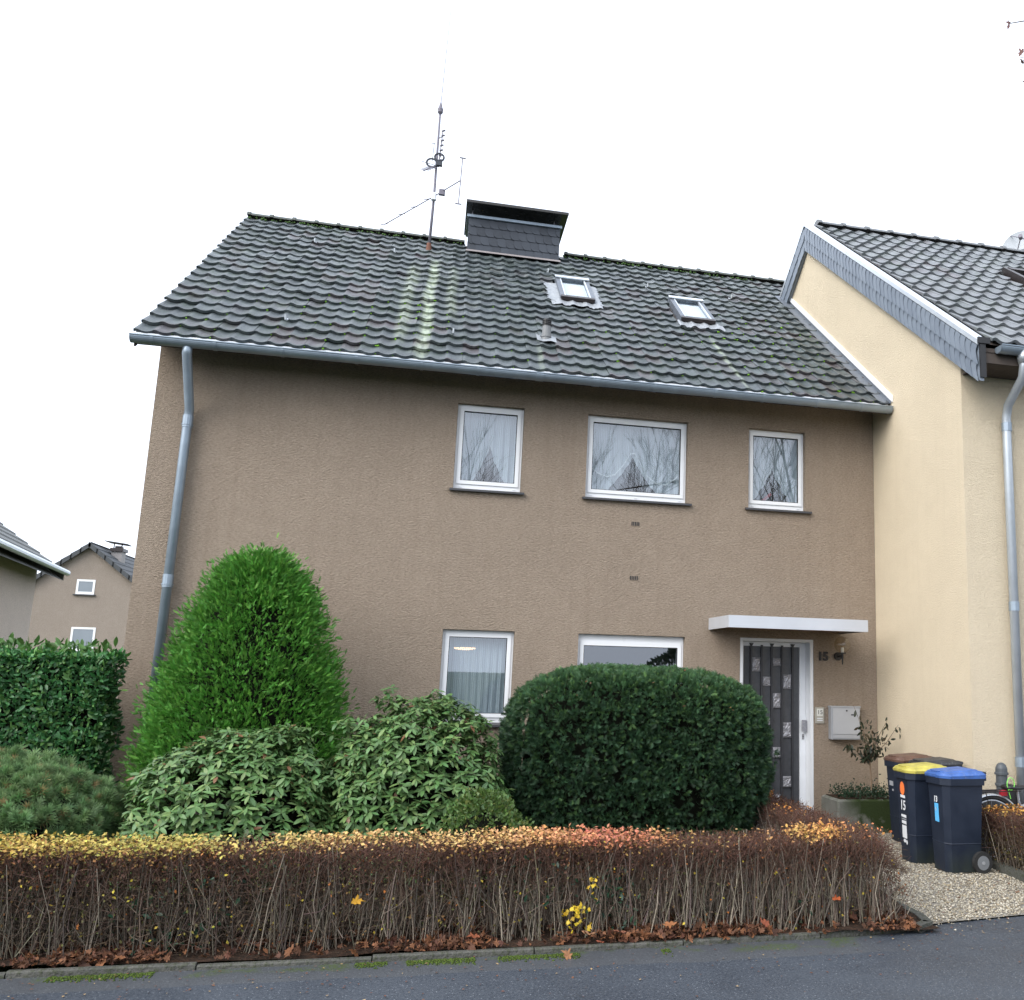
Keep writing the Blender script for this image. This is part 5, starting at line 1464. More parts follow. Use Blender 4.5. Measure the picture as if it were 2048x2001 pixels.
C = hue((.088, .270, .038), n, .22, (.140, .33, .050), .25) * np.repeat(cl, m_, 0)
put(parts, FROND, P, Yd, Zh, rng.uniform(.042, .074, n), C)
foliage('foliage', parts, M['needle'], T)

# ------------------------------------------------------------------ clipped yew
T = thing('yew_bush', (5.33, -1.95, 0.05), 'large clipped dark green yew in front of the lower windows', 'shrub')
YC = np.array([5.275, -1.95, .86]); YR = np.array([1.265, .90, .975])
def yew_pt(d, sc=1.0):
    """superellipsoid point for unit directions d"""
    e = 3.7
    q = (np.abs(d / 1.0) ** e).sum(-1, keepdims=True) ** (-1 / e)
    p = d * q
    p = p * np.where(p[..., 2:3] < 0, 1.0, 1.0)
    return p
def ysurf(n):
    d = rand_unit(n); p = yew_pt(d)
    nr_ = unit(np.sign(p) * np.abs(p) ** 2.7 / YR)
    # the lower body draws in a little
    k = np.where(p[:, 2] < 0, 1 + .16 * p[:, 2], 1.0)[:, None]
    return p * np.c_[k, k, np.ones_like(k)], nr_
b_dirs = None
def yew_core(u, v):
    ph = math.pi * (v - .5); d = np.array([math.cos(ph) * math.cos(6.2832 * u), math.cos(ph) * math.sin(6.2832 * u), math.sin(ph)])
    p = yew_pt(d[None])[0]; q = YC + p * YR * .86; return (q[0], q[1], max(q[2], .06))
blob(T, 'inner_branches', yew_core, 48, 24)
parts = []
ncl = 6200; m_ = 10
p, nr_ = ysurf(ncl * 2); Cn = YC + p * YR
gap = vnoise(Cn, 4.0, 11) * .6 + vnoise(Cn, 9.0, 12) * .5
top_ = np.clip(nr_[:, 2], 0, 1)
keep = (Cn[:, 2] > .07) & (Cn[:, 1] < -1.25) & ((gap > -.42) | (top_ > .4) | (rng.random(len(Cn)) < .12))
Cn, nr_, top_ = Cn[keep][:ncl], nr_[keep][:ncl], top_[keep][:ncl]; ncl = len(Cn)
lump = vnoise(Cn, 3.0, 7) * .06 + vnoise(Cn, 1.3, 9) * .04 + rng.normal(size=ncl) * .032 + (rng.random(ncl) < .02) * .05
Cn = Cn + nr_ * ((lump * (1 - .55 * top_)) - .055)[:, None]
P = np.repeat(Cn, m_, 0); NR = np.repeat(nr_, m_, 0); TP = np.repeat(top_, m_); n = len(P)
off = rand_unit(n); off = off * np.sign((off * NR).sum(1, keepdims=True)); 
Yd = off + NR * (.35 + .5 * TP[:, None]) + rng.normal(size=(n, 3)) * .2
P = P + off * rng.uniform(0, .022, (n, 1)) + np.cross(NR, rand_unit(n)) * rng.uniform(0, .03, (n, 1))
tone = np.repeat(rng.uniform(.7, 1.3, (ncl, 1)), m_, 0)
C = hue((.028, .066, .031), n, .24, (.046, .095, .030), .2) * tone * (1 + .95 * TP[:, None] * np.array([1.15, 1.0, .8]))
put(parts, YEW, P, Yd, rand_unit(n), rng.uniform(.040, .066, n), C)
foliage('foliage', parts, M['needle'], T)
# leaves that fell onto it
parts = []
n = 48; p, nr_ = ysurf(n * 6); k = (p[:, 1] < -.1) & (rng.random(n * 6) < .2 + .8 * (p[:, 2] > .6)); p, nr_ = p[k][:n], nr_[k][:n]; n = len(p)
put(parts, SMALL, YC + p * YR - nr_ * .005, rand_unit(n), nr_ + rand_unit(n) * .6, rng.uniform(.022, .042, n), hue((.15, .085, .045), n, .35, (.18, .07, .03), .3))
foliage('caught_leaves', parts, M['brown_leaf'], T)

# ------------------------------------------------------------------ mountain pine mound on the left
T = thing('mountain_pine', (-.25, -2.75, 0.05), 'low blue-green spreading pine mound at the left edge', 'shrub')
PC = np.array([-.28, -2.72, .0]); PR = np.array([1.28, .95, 1.04])
def mound(n, C_, R_, e=2.3):
    d = rand_unit(n); d[:, 2] = np.abs(d[:, 2]); q = (np.abs(d) ** e).sum(-1, keepdims=True) ** (-1 / e); p = d * q
    return C_ + p * R_, unit(np.sign(p) * np.abs(p) ** (e - 1) / R_)
def mound_core(C_, R_, sc, e=2.3):
    def fn(u, v):
        ph = math.pi / 2 * v; d = np.array([math.cos(ph) * math.cos(6.2832 * u), math.cos(ph) * math.sin(6.2832 * u), math.sin(ph)])
        p = d * (np.abs(d) ** e).sum() ** (-1 / e); q = C_ + p * R_ * sc; return (q[0], q[1], q[2] + .04)
    return fn
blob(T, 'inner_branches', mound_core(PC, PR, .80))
parts = []
ncl = 1250; m_ = 11
Cn, nr_ = mound(ncl, PC, PR); Cn += nr_ * (vnoise(Cn, 3.0, 21) * .07 + rng.normal(size=ncl) * .03 - .07)[:, None]
P = np.repeat(Cn, m_, 0); NR = np.repeat(nr_, m_, 0); n = len(P)
off = rand_unit(n); off = off * np.sign((off * NR).sum(1, keepdims=True))
P = P + off * rng.uniform(.01, .06, (n, 1))
tone = np.repeat(rng.uniform(.7, 1.3, (ncl, 1)), m_, 0)
C = hue((.165, .270, .110), n, .2, (.30, .22, .10), .06) * tone
put(parts, PINE, P, off * .8 + NR * .3 + [0, 0, .45], rand_unit(n), rng.uniform(.050, .080, n), C)
foliage('needles', parts, M['needle'], T)

# ------------------------------------------------------------------ laurel hedge
T = thing('laurel_hedge', (-1.4, -.78, 0.05), 'clipped glossy cherry laurel hedge left of the brown house', 'hedge')
b = MB(); b.box(-3.0, -.98, .05, .06, -.60, 1.76); b.build('inner_branches', M['core'], T)  # solid dark box, its colour standing in for shade behind the leaves
parts = []
def box_surf(n, x0, x1, y0, y1, z0, z1):
    ar = np.array([(x1 - x0) * (z1 - z0), (x1 - x0) * (y1 - y0) * 1.3, (y1 - y0) * (z1 - z0)]); ar = ar / ar.sum()
    k = rng.choice(3, n, p=ar); P = np.c_[rng.uniform(x0, x1, n), rng.uniform(y0, y1, n), rng.uniform(z0, z1, n)]; nr_ = np.zeros((n, 3))
    P[k == 0, 1] = y0; nr_[k == 0, 1] = -1; P[k == 1, 2] = z1; nr_[k == 1, 2] = 1; P[k == 2, 0] = x1; nr_[k == 2, 0] = 1
    return P, nr_
n = 21000; P, nr_ = box_surf(n, -3.05, .17, -1.08, -.5, .05, 1.84)
P += nr_ * (vnoise(P, 5, 31) * .05 - rng.uniform(0, .09, n))[:, None]
Yd = nr_ * .5 + rng.normal(size=(n, 3)) * .55 + [0, 0, .35]
C = hue((.042, .140, .042), n, .28, (.090, .20, .050), .25)
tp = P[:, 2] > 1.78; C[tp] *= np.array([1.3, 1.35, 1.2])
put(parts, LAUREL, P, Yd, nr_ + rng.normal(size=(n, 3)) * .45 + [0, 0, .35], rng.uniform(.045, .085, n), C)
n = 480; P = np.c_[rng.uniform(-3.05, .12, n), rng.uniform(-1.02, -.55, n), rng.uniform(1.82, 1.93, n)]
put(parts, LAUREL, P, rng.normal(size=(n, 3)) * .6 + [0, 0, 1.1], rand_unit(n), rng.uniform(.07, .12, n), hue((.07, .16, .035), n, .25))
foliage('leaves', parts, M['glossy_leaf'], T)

# ------------------------------------------------------------------ rhododendrons
CAMN = np.array([CAM.x, CAM.y, CAM.z])
def rhododendron(loc, R_, name_label, seed, nwh, tops, tall=0.0):
    T = thing('rhododendron', loc, name_label, 'shrub', 'rhododendron shrubs behind the front hedge')
    C_ = np.array([loc[0], loc[1], .05])
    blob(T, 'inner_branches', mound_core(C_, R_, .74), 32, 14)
    P, nr_ = mound(nwh, C_, R_, 2.2)
    bump_ = vnoise(P, 2.6, seed) * .10 + vnoise(P, 6.5, seed + 1) * .06
    dep = np.where(rng.random(nwh) < .35, rng.uniform(.08, .28, nwh), rng.uniform(-.03, .05, nwh))
    P = P + nr_ * (bump_ - dep)[:, None]
    for (x, y, z) in tops:
        k = 16; P = np.concatenate([P, np.array([x, y, z]) + rng.normal(size=(k, 3)) * [.09, .09, .06]]); nr_ = np.concatenate([nr_, np.tile([0, -.3, 1.0], (k, 1))])
    k = P[:, 2] > .12; P, nr_ = P[k], nr_[k]
    n = len(P)
    ax = unit(nr_ * .55 + [0, 0, .75] + rng.normal(size=(n, 3)) * .22)
    nl = 8
    PP = np.repeat(P, nl, 0); AX = np.repeat(ax, nl, 0); m = len(PP)
    e1 = unit(np.cross(AX, rand_unit(n).repeat(nl, 0))); e2 = np.cross(AX, e1)
    ph = np.tile(np.arange(nl) * 6.2832 / nl, n) + rng.uniform(-.35, .35, m)
    rad = e1 * np.cos(ph)[:, None] + e2 * np.sin(ph)[:, None]
    tilt = rng.uniform(-.55, .45, m)[:, None]
    Yd = rad + AX * tilt
    Zh = AX - rad * tilt * .6 + rng.normal(size=(m, 3)) * .12
    size = rng.uniform(.060, .098, m)
    C = hue((.105, .200, .066), m, .25, (.17, .26, .085), .16)
    brown = rng.random(m) < .02; C[brown] = np.array((.20, .10, .05))
    PP = PP + AX * rng.uniform(-.02, .02, (m, 1))
    # the nearest leaves are leaves of their own; the rest is one mass
    vis = np.linalg.norm(PP - CAMN, axis=1) - .35 * (unit(CAMN - PP) * Zh).sum(1) - (PP[:, 2] > .55) * 1.2
    near = np.zeros(m, bool); near[np.argsort(vis)[:280]] = True
    X, Y, Z = frames(Yd, Zh)
    parts = []
    V, F = scatter(RHODO[0], RHODO[1], PP[~near], X[~near], Y[~near], Z[~near], size[~near])
    parts.append((V, F, rep_cols(C[~near], 16)))
    bud = (np.array([(.10, 0, 0), (-.05, 0, .09), (-.05, 0, -.09), (0, .55, 0)], float), np.array([(0, 1, 3), (1, 2, 3), (2, 0, 3)]))
    put(parts, bud, P + ax * .005, ax, rand_unit(n), np.full(n, .035), hue((.26, .26, .09), n, .2))
    foliage('foliage', parts, M['glossy_leaf'], T)
    variants = []
    for k in range(5):
        c = hue((.105, .200, .066), 1, .25, (.17, .26, .085), .2)
        variants.append(np_mesh('leaf', RHODO[0], RHODO[1], M['glossy_leaf'], rep_cols(c, 16)))
    for i in np.where(near)[0]:
        o = link('leaf', variants[i % 5], T)
        mt = Matrix(((X[i][0], Y[i][0], Z[i][0]), (X[i][1], Y[i][1], Z[i][1]), (X[i][2], Y[i][2], Z[i][2])))
        o.rotation_euler = mt.to_euler(); o.scale = (size[i],) * 3
        o.location = Vector(PP[i]) - ORG[T]
    # crooked stems
    b = MB()
    for k in range(9):
        a = rng.uniform(0, 6.28); p0 = Vector((loc[0] + .1 * math.cos(a), loc[1] + .1 * math.sin(a), .03)); p2 = Vector((loc[0] + R_[0] * .7 * math.cos(a), loc[1] + R_[1] * .7 * math.sin(a), R_[2] * rng.uniform(.45, .8)))
        b.tube([p0, p0.lerp(p2, .5) + Vector((rng.normal() * .06, rng.normal() * .06, .1)), p2], [.022, .015, .008], 6)
    b.build('stems', M['bark'], T)
    return T
rhododendron((1.78, -2.75, .05), np.array([.90, .68, 1.19]), 'rhododendron with pale buds in front of the conifer', 41, 1850, [(2.15, -2.75, 1.22), (1.35, -2.8, .95)])
rhododendron((3.18, -2.60, .05), np.array([.92, .70, 1.38]), 'rhododendron reaching up before the lower left window', 51, 1950, [(2.93, -2.6, 1.50), (3.32, -2.6, 1.47), (3.62, -2.6, 1.36), (2.62, -2.65, 1.28)])

# small azalea
T = thing('azalea_shrub', (3.72, -3.72, .05), 'small light green shrub just behind the front hedge', 'shrub')
AC, AR = np.array([3.72, -3.72, .05]), np.array([.46, .36, .84])
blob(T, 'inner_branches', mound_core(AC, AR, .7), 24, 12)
parts = []; n = 4200; P, nr_ = mound(n, AC, AR, 2.0); P += nr_ * (vnoise(P, 7, 61) * .06 - rng.uniform(0, .12, n))[:, None]
put(parts, SMALL, P, nr_ + rng.normal(size=(n, 3)) * .7 + [0, 0, .4], rng.normal(size=(n, 3)) + [0, 0, .8], rng.uniform(.022, .042, n), hue((.085, .15, .035), n, .28, (.17, .20, .05), .15))
foliage('leaves', parts, M['leaf'], T)

# ------------------------------------------------------------------ deciduous hedges
def tubes_np(P0, P1, P2, r0, r1, cols, sides=3):
    """bent tapered twigs through three points"""
    n = len(P0); t = unit(P2 - P0); a = unit(np.cross(t, rand_unit(n))); bb_ = np.cross(t, a)
    Vs = []
    for Pk, rk in ((P0, r0), (P1, (r0 + r1) / 2), (P2, r1)):
        for k in range(sides):
            an = 6.2832 * k / sides; Vs.append(Pk + (a * math.cos(an) + bb_ * math.sin(an)) * rk[:, None])
    V = np.stack(Vs, 1).reshape(-1, 3)
    f = []
    for j in range(2):
        for k in range(sides):
            k2 = (k + 1) % sides; f += [(j * sides + k, j * sides + k2, (j + 1) * sides + k2), (j * sides + k, (j + 1) * sides + k2, (j + 1) * sides + k)]
    f = np.array(f); F = (f[None] + (np.arange(n) * sides * 3)[:, None, None]).reshape(-1, 3)
    return V, F, rep_cols(cols, len(f))

def hedge_top_color(x):
    """colour of the last leaves along the hedge"""
    L_ = .92; xs_ = [-1, 0.8, 1.6, 2.2, 2.8, 3.6, 4.1, 4.45, 4.8, 5.1, 5.6, 6.1, 6.5, 7]
    cs = np.array([(.56, .40, .09), (.58, .42, .10), (.50, .43, .11), (.54, .42, .13), (.66, .42, .17), (.68, .44, .17), (.66, .34, .15), (.60, .22, .13), (.58, .23, .12), (.50, .34, .11), (.42, .23, .10), (.62, .34, .11), (.62, .25, .09), (.5, .22, .1)])
    return np.minimum(L_ * np.stack([np.interp(x, xs_, cs[:, k]) for k in range(3)], 1), .85)

def deciduous(name, loc, label, x0, x1, y0, y1, h, n_st, n_tw, n_top, left_dense, top_fn, round_end=True, fade=None):
    T = thing(name, loc, label, 'hedge')
    parts = []
    # stems from the ground
    n = n_st; bx = rng.uniform(x0, x1, n); by_ = rng.uniform(y0, y1, n)
    cx = np.round(bx * 4.5 + rng.uniform(-.3, .3, n)) / 4.5; bx = bx * .65 + cx * .35 + rng.normal(size=n) * .025
    tx = bx + rng.normal(size=n) * .07; ty = by_ + rng.normal(size=n) * .05
    hh = h * rng.uniform(.62, 1.0, n)
    if round_end: hh *= np.clip((x1 + .10 - tx) / .35, .55, 1)
    P0 = np.c_[bx, by_, np.full(n, .03)]; P2 = np.c_[tx, ty, hh]; P1 = (P0 + P2) / 2 + rng.normal(size=(n, 3)) * [.034, .025, .02]
    r0 = rng.uniform(.0018, .0050, n)
    parts.append(tubes_np(P0, P1, P2, r0, r0 * .6, hue((.120, .100, .078), n, .35, (.24, .205, .16), .2) * np.interp(bx, [2.0, 3.6], [.9, 1.3])[:, None], 4))
    n = n_st // 8
    P0 = np.c_[rng.uniform(x0, x1, n), rng.uniform(y0, (y0 + y1) / 2, n), rng.uniform(.05, .3, n)]; d = np.c_[rng.normal(size=n) * .10, rng.normal(size=n) * .04, rng.uniform(.1, .3, n)]
    parts.append(tubes_np(P0, P0 + d * .5 + rng.normal(size=(n, 3)) * .03, P0 + d, np.full(n, .0035), np.full(n, .002), hue((.20, .165, .13), n, .3), 3))
    foliage('stems', parts, M['twig'], T)
    # fine twigs, clipped level at the top
    parts = []; n = n_tw
    fz = rng.beta(4.2, 1.25, n); px0 = rng.uniform(x0, x1, n); py0 = rng.uniform(y0 - .02, y1 + .02, n)
    pz = .12 * h + fz * h * .80
    low = rng.random(n) < np.interp(px0, [x0, 2.2, 4.0, 7.5], [.55, .45, .12, .08]); pz = np.where(low, h * rng.uniform(.08, .75, n), pz)
    d = np.c_[rng.normal(size=n) * np.where(low, .075, .06), rng.normal(size=n) * .05, np.where(low, rng.normal(size=n) * .06 + .03, rng.uniform(.02, .12, n))]
    P0 = np.c_[px0, py0, pz]; P2 = P0 + d; P2[:, 2] = np.maximum(P2[:, 2], .03)
    lim = h * (1 + .015 * np.sin(px0 * 2.1) + .02 * vnoise(P0 * [1, 0, 0], 1.4, 71)) + rng.uniform(-.03, .03, n)
    if round_end: lim = lim * np.clip((x1 + .12 - px0) / .32, .45, 1) ** .6
    P2[:, 2] = np.minimum(P2[:, 2], lim); P0[:, 2] = np.minimum(P0[:, 2], P2[:, 2] - .01)
    P1 = (P0 + P2) / 2 + rng.normal(size=(n, 3)) * .010
    up = np.clip((P2[:, 2] / h - .45) / .5, 0, 1)[:, None]
    C = hue((.120, .085, .062), n, .35) * (1 - up) + hue((.125, .068, .050), n, .3) * up
    parts.append(tubes_np(P0, P1, P2, np.full(n, .0017), np.full(n, .0011), C, 3))
    foliage('twigs', parts, M['twig'], T)
    # leaves: withered ones inside, a bright skin on the top
    parts = []; n = n_tw // 2
    P = np.c_[rng.uniform(x0, x1, n), rng.uniform(y0 - .03, y1, n), h * (.30 + .68 * rng.beta(3.6, 1.0, n))]
    if round_end: P[:, 2] *= np.clip((x1 + .12 - P[:, 0]) / .32, .45, 1)
    put(parts, SMALL, P, rng.normal(size=(n, 3)) + [0, -.3, .2], rand_unit(n), rng.uniform(.012, .024, n), hue((.110, .050, .032), n, .35, (.22, .090, .035), .18))
    n = left_dense
    if n:
        P = np.c_[x0 + (x1 - x0) * rng.beta(1.0, 2.4, n), rng.uniform(y0 - .03, y1, n), h * rng.beta(2.0, 1.4, n)]
        put(parts, SMALL, P, rng.normal(size=(n, 3)), rand_unit(n), rng.uniform(.014, .026, n), hue((.060, .042, .026), n, .45, (.30, .25, .06), .07))
    if left_dense:
        n = left_dense // 5; P = np.c_[x0 + (x1 - x0) * rng.beta(1.0, 1.8, n), rng.uniform(y0 - .04, y1, n), h * rng.beta(1.8, 1.5, n)]
        put(parts, SMALL, P, rng.normal(size=(n, 3)), rng.normal(size=(n, 3)) + [0, -.8, .3], rng.uniform(.015, .028, n), hue((.11, .105, .035), n, .4, (.20, .12, .05), .3))
    n = n_top
    xx = rng.uniform(x0, x1 - .05, n); P = np.c_[xx, rng.uniform(y0 - .01, y1 + .02, n), h * (1 + .015 * np.sin(xx * 2.1)) + .02 * vnoise(np.c_[xx, xx * 0, xx * 0], 1.4, 71) * h + rng.uniform(-.05, .022, n)]
    dens = .5 + .5 * vnoise(np.c_[xx, P[:, 1] * .6, xx * 0], 2.3, 77)
    keep = rng.random(n) < np.clip((dens - .30) * 2.6 * (fade(xx) if fade else 1), .05, 1)
    P = P[keep]; n = len(P)
    P_ = P[rng.random(n) < .7] + np.array([0, 0, -.035]); k_ = len(P_); P_ = P_ + rng.normal(size=(k_, 3)) * [.01, .01, .02]
    put(parts, SMALL, P_, rng.normal(size=(k_, 3)) + [0, -.2, .1], rand_unit(k_), rng.uniform(.016, .028, k_), hue((.34, .16, .06), k_, .35, (.42, .26, .08), .35))
    put(parts, SMALL, P, rng.normal(size=(n, 3)) * [1, 1, .5] + [0, -.2, .15], rng.normal(size=(n, 3)) * .5 + [0, -.25, 1], rng.uniform(.020, .036, n), np.clip(top_fn(P[:, 0]) * rng.uniform(.65, 1.3, (n, 1)) * (1 + rng.normal(size=(n, 3)) * .08), 0, 1))
    n = 260
    P = np.c_[rng.uniform(x0, x1, n), rng.uniform(y0 - .03, y0 + .1, n), h * rng.beta(2, 2, n)]
    put(parts, SMALL, P, rng.normal(size=(n, 3)), rng.normal(size=(n, 3)) + [0, -1, .5], rng.uniform(.018, .030, n), hue((.50, .38, .05), n, .3, (.45, .16, .04), .35))
    foliage('leaves', parts, M['brown_leaf'], T)
    return T
def fade_front(x):
    return np.interp(x, [0, 4.9, 5.2, 5.75, 5.95, 6.35, 6.6, 7], [1.3, 1.2, .9, .22, 1.2, 1.0, .25, .1])
deciduous('front_hedge', (3.1, -4.58, .04), 'long clipped bare-stemmed hedge with yellow and orange top along the street', -.9, 6.72, -4.86, -4.42, .665, 2600, 30000, 12500, 17000, hedge_top_color, True, fade_front)
deciduous('path_hedge', (6.66, -2.9, .04), 'low brown twiggy hedge along the path between yew and door', 6.42, 6.86, -4.15, -1.4, .59, 330, 6500, 1300, 0, lambda x: np.tile([.56, .24, .06], (len(x), 1)), False, lambda x: .55 + 0 * x)
deciduous('boundary_hedge', (9.0, -3.7, .04), 'reddish brown leafy hedge at the right edge behind the bins', 8.57, 9.30, -4.36, -2.76, .57, 330, 17000, 4200, 9000, lambda x: np.tile([.58, .30, .07], (len(x), 1)), False, lambda x: 1 + 0 * x)

# undergrowth seen between the stems
T = thing('ivy_patch', (1.8, -4.5, .05), 'dark green ivy leaves growing low inside the front hedge', 'ivy')
parts = []
for cx, cz, w_, n in ((1.75, .18, .35, 130), (4.50, .38, .12, 110), (4.58, .22, .12, 110), (4.15, .42, .2, 60), (2.1, .45, .3, 60), (5.9, .12, .1, 40)):
    P = np.c_[rng.normal(cx, w_ * .6, n), rng.uniform(-4.86, -4.5, n), np.clip(rng.normal(cz, .11, n), .05, .55)]
    put(parts, LAUREL, P, rng.normal(size=(n, 3)) * .7 + [0, -.5, .2], rng.normal(size=(n, 3)) * .5 + [0, -.8, .6], rng.uniform(.03, .06, n), hue((.022, .062, .032), n, .3))
foliage('leaves', parts, M['glossy_leaf'], T)
T = thing('yellow_sapling', (4.32, -4.78, .05), 'young plant with a few round yellow leaves at the foot of the hedge', 'sapling')
b = MB(); b.tube([(4.34, -4.76, .03), (4.32, -4.85, .2), (4.40, -4.88, .42)], [.004, .003, .002], 5); b.build('stem', M['bark'], T)
parts = []; n = 46
P = np.c_[rng.normal(4.29, .055, n), rng.uniform(-4.95, -4.82, n), rng.uniform(.10, .26, n)]; P[:10] = np.c_[rng.normal(4.40, .03, 10), rng.uniform(-4.92, -4.85, 10), rng.uniform(.28, .45, 10)]
put(parts, MAPLE, P, rand_unit(n), rng.normal(size=(n, 3)) * .5 + [0, -1, .5], rng.uniform(.018, .032, n), hue((.62, .44, .03), n, .2)); foliage('leaves', parts, M['leaf'], T)

# ------------------------------------------------------------------ fallen leaves
parts = []; n = 6500
x = rng.uniform(-1, 6.75, n); y = -4.985 + np.abs(rng.normal(size=n)) * .26; k = (rng.random(n) < np.clip(.6 + .9 * vnoise(np.c_[x, y, x * 0], 2.6, 83), .12, 1)) & (y < -3.9); x, y = x[k], y[k]; n = len(x)
P = np.c_[x, y, .040 + .035 * rng.random(n) + .045 * np.clip((y + 4.95) * 2.5, 0, 1)]
sz = np.where(rng.random(n) < .14, rng.uniform(.040, .072, n), rng.uniform(.014, .040, n))
put(parts, MAPLE, P, rng.normal(size=(n, 3)) * [1, 1, .35], rng.normal(size=(n, 3)) * .9 + [0, -.2, .9], sz, hue((.105, .048, .028), n, .4, (.24, .105, .05), .25))
o = link('leaf_litter', np_mesh('leaf_litter', *join_np(parts)[:2], M['brown_leaf'], join_np(parts)[2])); tag(o, 'brown leaf litter lying under the front hedge', 'leaves', kind='stuff')
parts = []; n = 620
x = rng.uniform(-.5, 9, n); y = np.array([road_edge(v) for v in x]) - np.abs(rng.normal(size=n)) * .45 - .02
put(parts, SMALL, np.c_[x, y, np.full(n, .008)], rng.normal(size=(n, 3)) * [1, 1, .1], rng.normal(size=(n, 3)) * .15 + [0, 0, 1], rng.uniform(.008, .026, n), hue((.17, .075, .045), n, .4, (.36, .25, .13), .25))
n = 240; put(parts, SMALL, np.c_[rng.uniform(7.0, 8.6, n), rng.uniform(-4.7, -1, n), np.full(n, .04)], rng.normal(size=(n, 3)) * [1, 1, .1], rng.normal(size=(n, 3)) * .2 + [0, 0, 1], rng.uniform(.015, .035, n), hue((.16, .07, .04), n, .4))
V, F, C = join_np(parts); o = link('leaf_crumbs', np_mesh('leaf_crumbs', V, F, M['brown_leaf'], C)); tag(o, 'small dry leaf crumbs scattered over asphalt and gravel', 'leaves', kind='stuff')
parts = []; n = 6500
x = rng.uniform(.5, 5.6, n); k = (vnoise(np.c_[x, x * 0, x * 0], 1.5, 91) + .7 * vnoise(np.c_[x, x * 0, x * 0], 7.0, 92)) > .05; x = x[k]; n = len(x)
put(parts, (oct_v, oct_f), np.c_[x, -5.045 - np.abs(rng.normal(size=n)) * .045, np.full(n, .002)], rand_unit(n), rand_unit(n), rng.uniform(.004, .010, n) , hue((.060, .092, .016), n, .45))
V, F, C = join_np(parts); o = link('kerb_moss', np_mesh('kerb_moss', V, F, M['twig'], C)); tag(o, 'bright green moss growing along the foot of the kerb', 'moss', kind='stuff')
big = [(2.87, -4.89, .33, .075, (.50, .27, .03), 'yellow maple leaf caught among the stems left of the middle'), (4.36, -4.98, .10, .090, (.42, .22, .12), 'large pale brown leaf lying on the kerb below the yellow sapling'), (4.56, -4.96, .10, .075, (.32, .13, .08), 'reddish brown leaf on the kerb right of the pale one'),
       (4.20, -5.14, .02, .070, (.36, .17, .08), 'brown leaf lying flat on the road beside the mossy kerb'), (4.42, -5.03, .06, .045, (.30, .09, .05), 'small red leaf at the kerb below the hedge'),
       (4.92, -4.90, .12, .080, (.33, .14, .06), 'curled orange-brown leaf standing up at the hedge foot'), (3.62, -4.92, .10, .075, (.30, .10, .05), 'rust coloured leaf caught at the hedge foot near the middle'),
       (5.60, -4.90, .10, .075, (.28, .085, .045), 'dark red-brown leaf under the right part of the hedge'), (6.15, -4.86, .24, .075, (.40, .10, .035), 'orange maple leaf caught among the stems near the hedge end')]
for x, y, z, s_, c, lab in big:
    d = rng.normal(size=(1, 3)) * [1, 1, .2]; nr1 = rng.normal(size=(1, 3)) * .3 + [0, -.5, 1]
    X, Y, Z = frames(d, nr1); V, F = scatter(MAPLE[0], MAPLE[1], np.zeros((1, 3)), X, Y, Z, [s_])
    o = link('maple_leaf', np_mesh('maple_leaf', V, F, M['brown_leaf'], np.tile(np.array(c), (20, 1))), None, (x, y, z)); tag(o, lab, 'leaf', 'large fallen leaves by the hedge')

# ------------------------------------------------------------------ planting in the trough
T = thing('trough_shrub', (8.42, -.72, .41), 'thin upright shrub with sparse dark leaves growing from the trough', 'shrub')
b = MB(); tips = []
base_ = Vector((8.43, -.72, .40)); fork = Vector((8.42, -.71, .86))
b.tube([base_, base_.lerp(fork, .5) + Vector((.01, 0, 0)), fork], [.010, .009, .008], 6)
for tx, tz, ty in ((8.22, 1.47, -.7), (8.80, 1.24, -.72), (8.10, 1.02, -.74), (8.30, 1.22, -.66), (8.68, 1.30, -.68), (8.50, 1.15, -.78), (8.20, .92, -.66), (8.62, 1.0, -.70), (8.40, 1.30, -.74), (8.33, 1.02, -.76)):
    tip = Vector((tx, ty, tz)); mid = fork.lerp(tip, .5) + Vector((rng.normal() * .02, rng.normal() * .03, -.03))
    b.tube([fork - Vector((0, 0, rng.uniform(0, .1))), mid, tip], [.006, .0045, .0022], 5); tips.append((fork.copy(), mid, tip))
b.build('stem', plain('pale_brown_twig', (.20, .14, .09), .85), T)
parts = []; P = []
for f0, m0, t0 in tips:
    for k in range(22):
        t = rng.uniform(.10, 1.0); q = f0.lerp(m0, t * 2) if t < .5 else m0.lerp(t0, t * 2 - 1); P.append((q.x + rng.normal() * .025, q.y + rng.normal() * .025, q.z + rng.normal() * .02))
P = np.array(P); n = len(P)
put(parts, LAUREL, P, rng.normal(size=(n, 3)) * .6 + [0, -.1, -.8], rng.normal(size=(n, 3)) + [0, -.8, .2], rng.uniform(.055, .090, n), hue((.030, .040, .022), n, .35, (.07, .055, .03), .2)); foliage('leaves', parts, M['leaf'], T)
T = thing('ground_cover', (8.3, -.72, .41), 'dark green creeping plant filling the stone trough', 'plant')
parts = []; n = 1500
P = np.c_[rng.uniform(7.98, 8.70, n), rng.uniform(-.96, -.46, n), .41 + np.abs(rng.normal(size=n)) * .055 * np.interp(rng.uniform(7.95, 8.7, n), [7.95, 8.2, 8.7], [.5, 1.3, 1.0])]
put(parts, SMALL, P, rng.normal(size=(n, 3)) + [0, -.3, .6], rand_unit(n), rng.uniform(.016, .036, n), hue((.022, .050, .026), n, .35)); foliage('leaves', parts, M['leaf'], T)

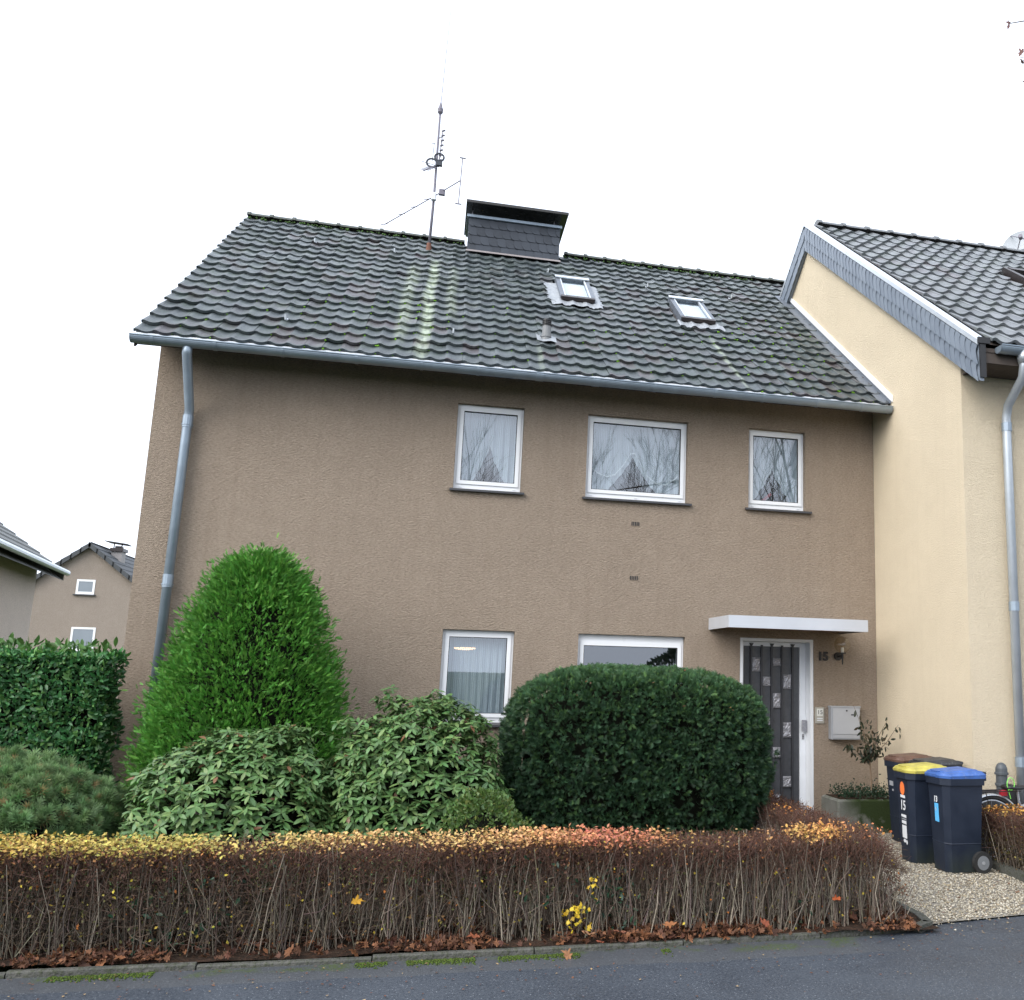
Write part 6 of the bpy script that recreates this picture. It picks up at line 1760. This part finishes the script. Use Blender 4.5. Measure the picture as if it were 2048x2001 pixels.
# ------------------------------------------------------------------ bare trees across the street and the one overhead
def bare_tree(loc, h, label, seed, lean=(0, 0), depth=5, spread=.62, extra=None, r0=.12):
    rd = random.Random(seed)
    T = thing('bare_tree', loc, label, 'tree', 'bare trees across the street')
    tr = MB(); br = MB()
    def grow(p, d, l_, r_, k, mb):
        q = p + d * l_ * .5 + Vector((rd.gauss(0, .025), rd.gauss(0, .025), 0)) * l_; e = q + (d + Vector((rd.gauss(0, .10), rd.gauss(0, .10), rd.gauss(0, .05)))).normalized() * l_ * .5
        r_ = max(r_, .007); mb.tube([p, q, e], [r_, r_ * .85, r_ * .68], 6 if k > 3 else 3, False)
        if k == 0: return
        for j in range(3 if k > 1 else 4):
            a = rd.uniform(0, 6.283); s_ = rd.uniform(.45, 1.0) * spread
            nd = (d + Vector((math.cos(a) * s_, math.sin(a) * s_, rd.uniform(-.10, .28)))).normalized()
            st = e if j < 2 else p.lerp(e, rd.uniform(.4, .85))
            grow(st, nd, l_ * rd.uniform(.62, .82), r_ * (.58 if j < 2 else .36), k - 1, br)
    base_ = Vector(loc)
    grow(base_, Vector((lean[0], lean[1], 1)).normalized(), h * .29, r0, depth, tr)
    if extra: extra(br)
    tr.build('trunk', M['bark'], T, smooth=True)
    br.build('branches', M['bark'], T, smooth=True)['kind'] = 'stuff'
    return T
bare_tree((2.6, -29, 0), 15, 'bare tree opposite, mirrored in the upper left window', 3, depth=5)
bare_tree((8.8, -29.0, 0), 16, 'bare tree opposite, mirrored in the wide upper window', 8, lean=(.14, 0), depth=6)
bare_tree((17.5, -29.0, 0), 16, 'bare tree opposite, mirrored in the right upper window', 12, depth=6)
bare_tree((23.5, -31.0, 0), 15, 'bare tree opposite, farthest to the right', 19, depth=5)
# street tree standing to the right of the camera; a twig tip hangs into the picture
def hang(br):
    br.tube([(10.2, -8.6, 5.4), (8.2, -8.0, 5.9), (6.9, -7.55, 5.55), (6.35, -7.42, 5.35)], [.05, .03, .012, .005], 6, False)
    for (x, y, z) in ((6.015, -7.54, 5.265), (6.135, -7.46, 5.17), (6.16, -7.46, 5.00), (6.145, -7.46, 5.12)): br.tube([(6.45, -7.44, 5.42), ((6.40 + x) / 2, -7.46, z + .12), (x, y, z)], [.006, .004, .0025], 4, False)
    for (x, z) in ((6.20, 5.24), (6.13, 5.14), (6.17, 5.02), (6.26, 5.06), (6.16, 4.98)): br.tube([(6.35, -7.42, 5.35), (6.27, -7.43, 5.17), (x, -7.46, z)], [.005, .0035, .0015], 4, False)
T = bare_tree((11.6, -9.2, 0), 11, 'street tree beyond the right edge, its twig tips hanging into the top corner', 27, depth=4, extra=hang, spread=.5)
parts = []; n = 5
P = np.array([(6.015, -7.54, 5.265), (6.135, -7.46, 5.17), (6.16, -7.46, 5.00), (6.20, -7.46, 5.10), (6.145, -7.46, 5.12)])
put(parts, MAPLE, P, rng.normal(size=(n, 3)), rng.normal(size=(n, 3)) + [-.5, -1, -.5], np.array([.045, .045, .03, .03, .03]), hue((.20, .11, .10), n, .2)); foliage('last_leaves', parts, M['brown_leaf'], T)
# evergreen screen far across the street, seen as the dark mass in the lower middle window
T = thing('evergreen_screen', (20.0, -33.0, 0), 'dark evergreen mass across the street, mirrored in the lower windows', 'tree')
parts = []; n = 12000; ES = np.array([20.0, -33.0, 0]); P, nr_ = mound(n, ES, np.array([6.5, 2.5, 6.5]), 2.0); P += nr_ * (vnoise(P, .8, 5) * .8)[:, None]
put(parts, LAUREL, P, nr_ + rng.normal(size=(n, 3)) * .6, rand_unit(n), rng.uniform(.16, .34, n), hue((.07, .10, .07), n, .3)); foliage('crown', parts, M['leaf'], T)
blob(T, 'inner_branches', mound_core(ES, np.array([6.5, 2.5, 6.5]), .85, 2.0))
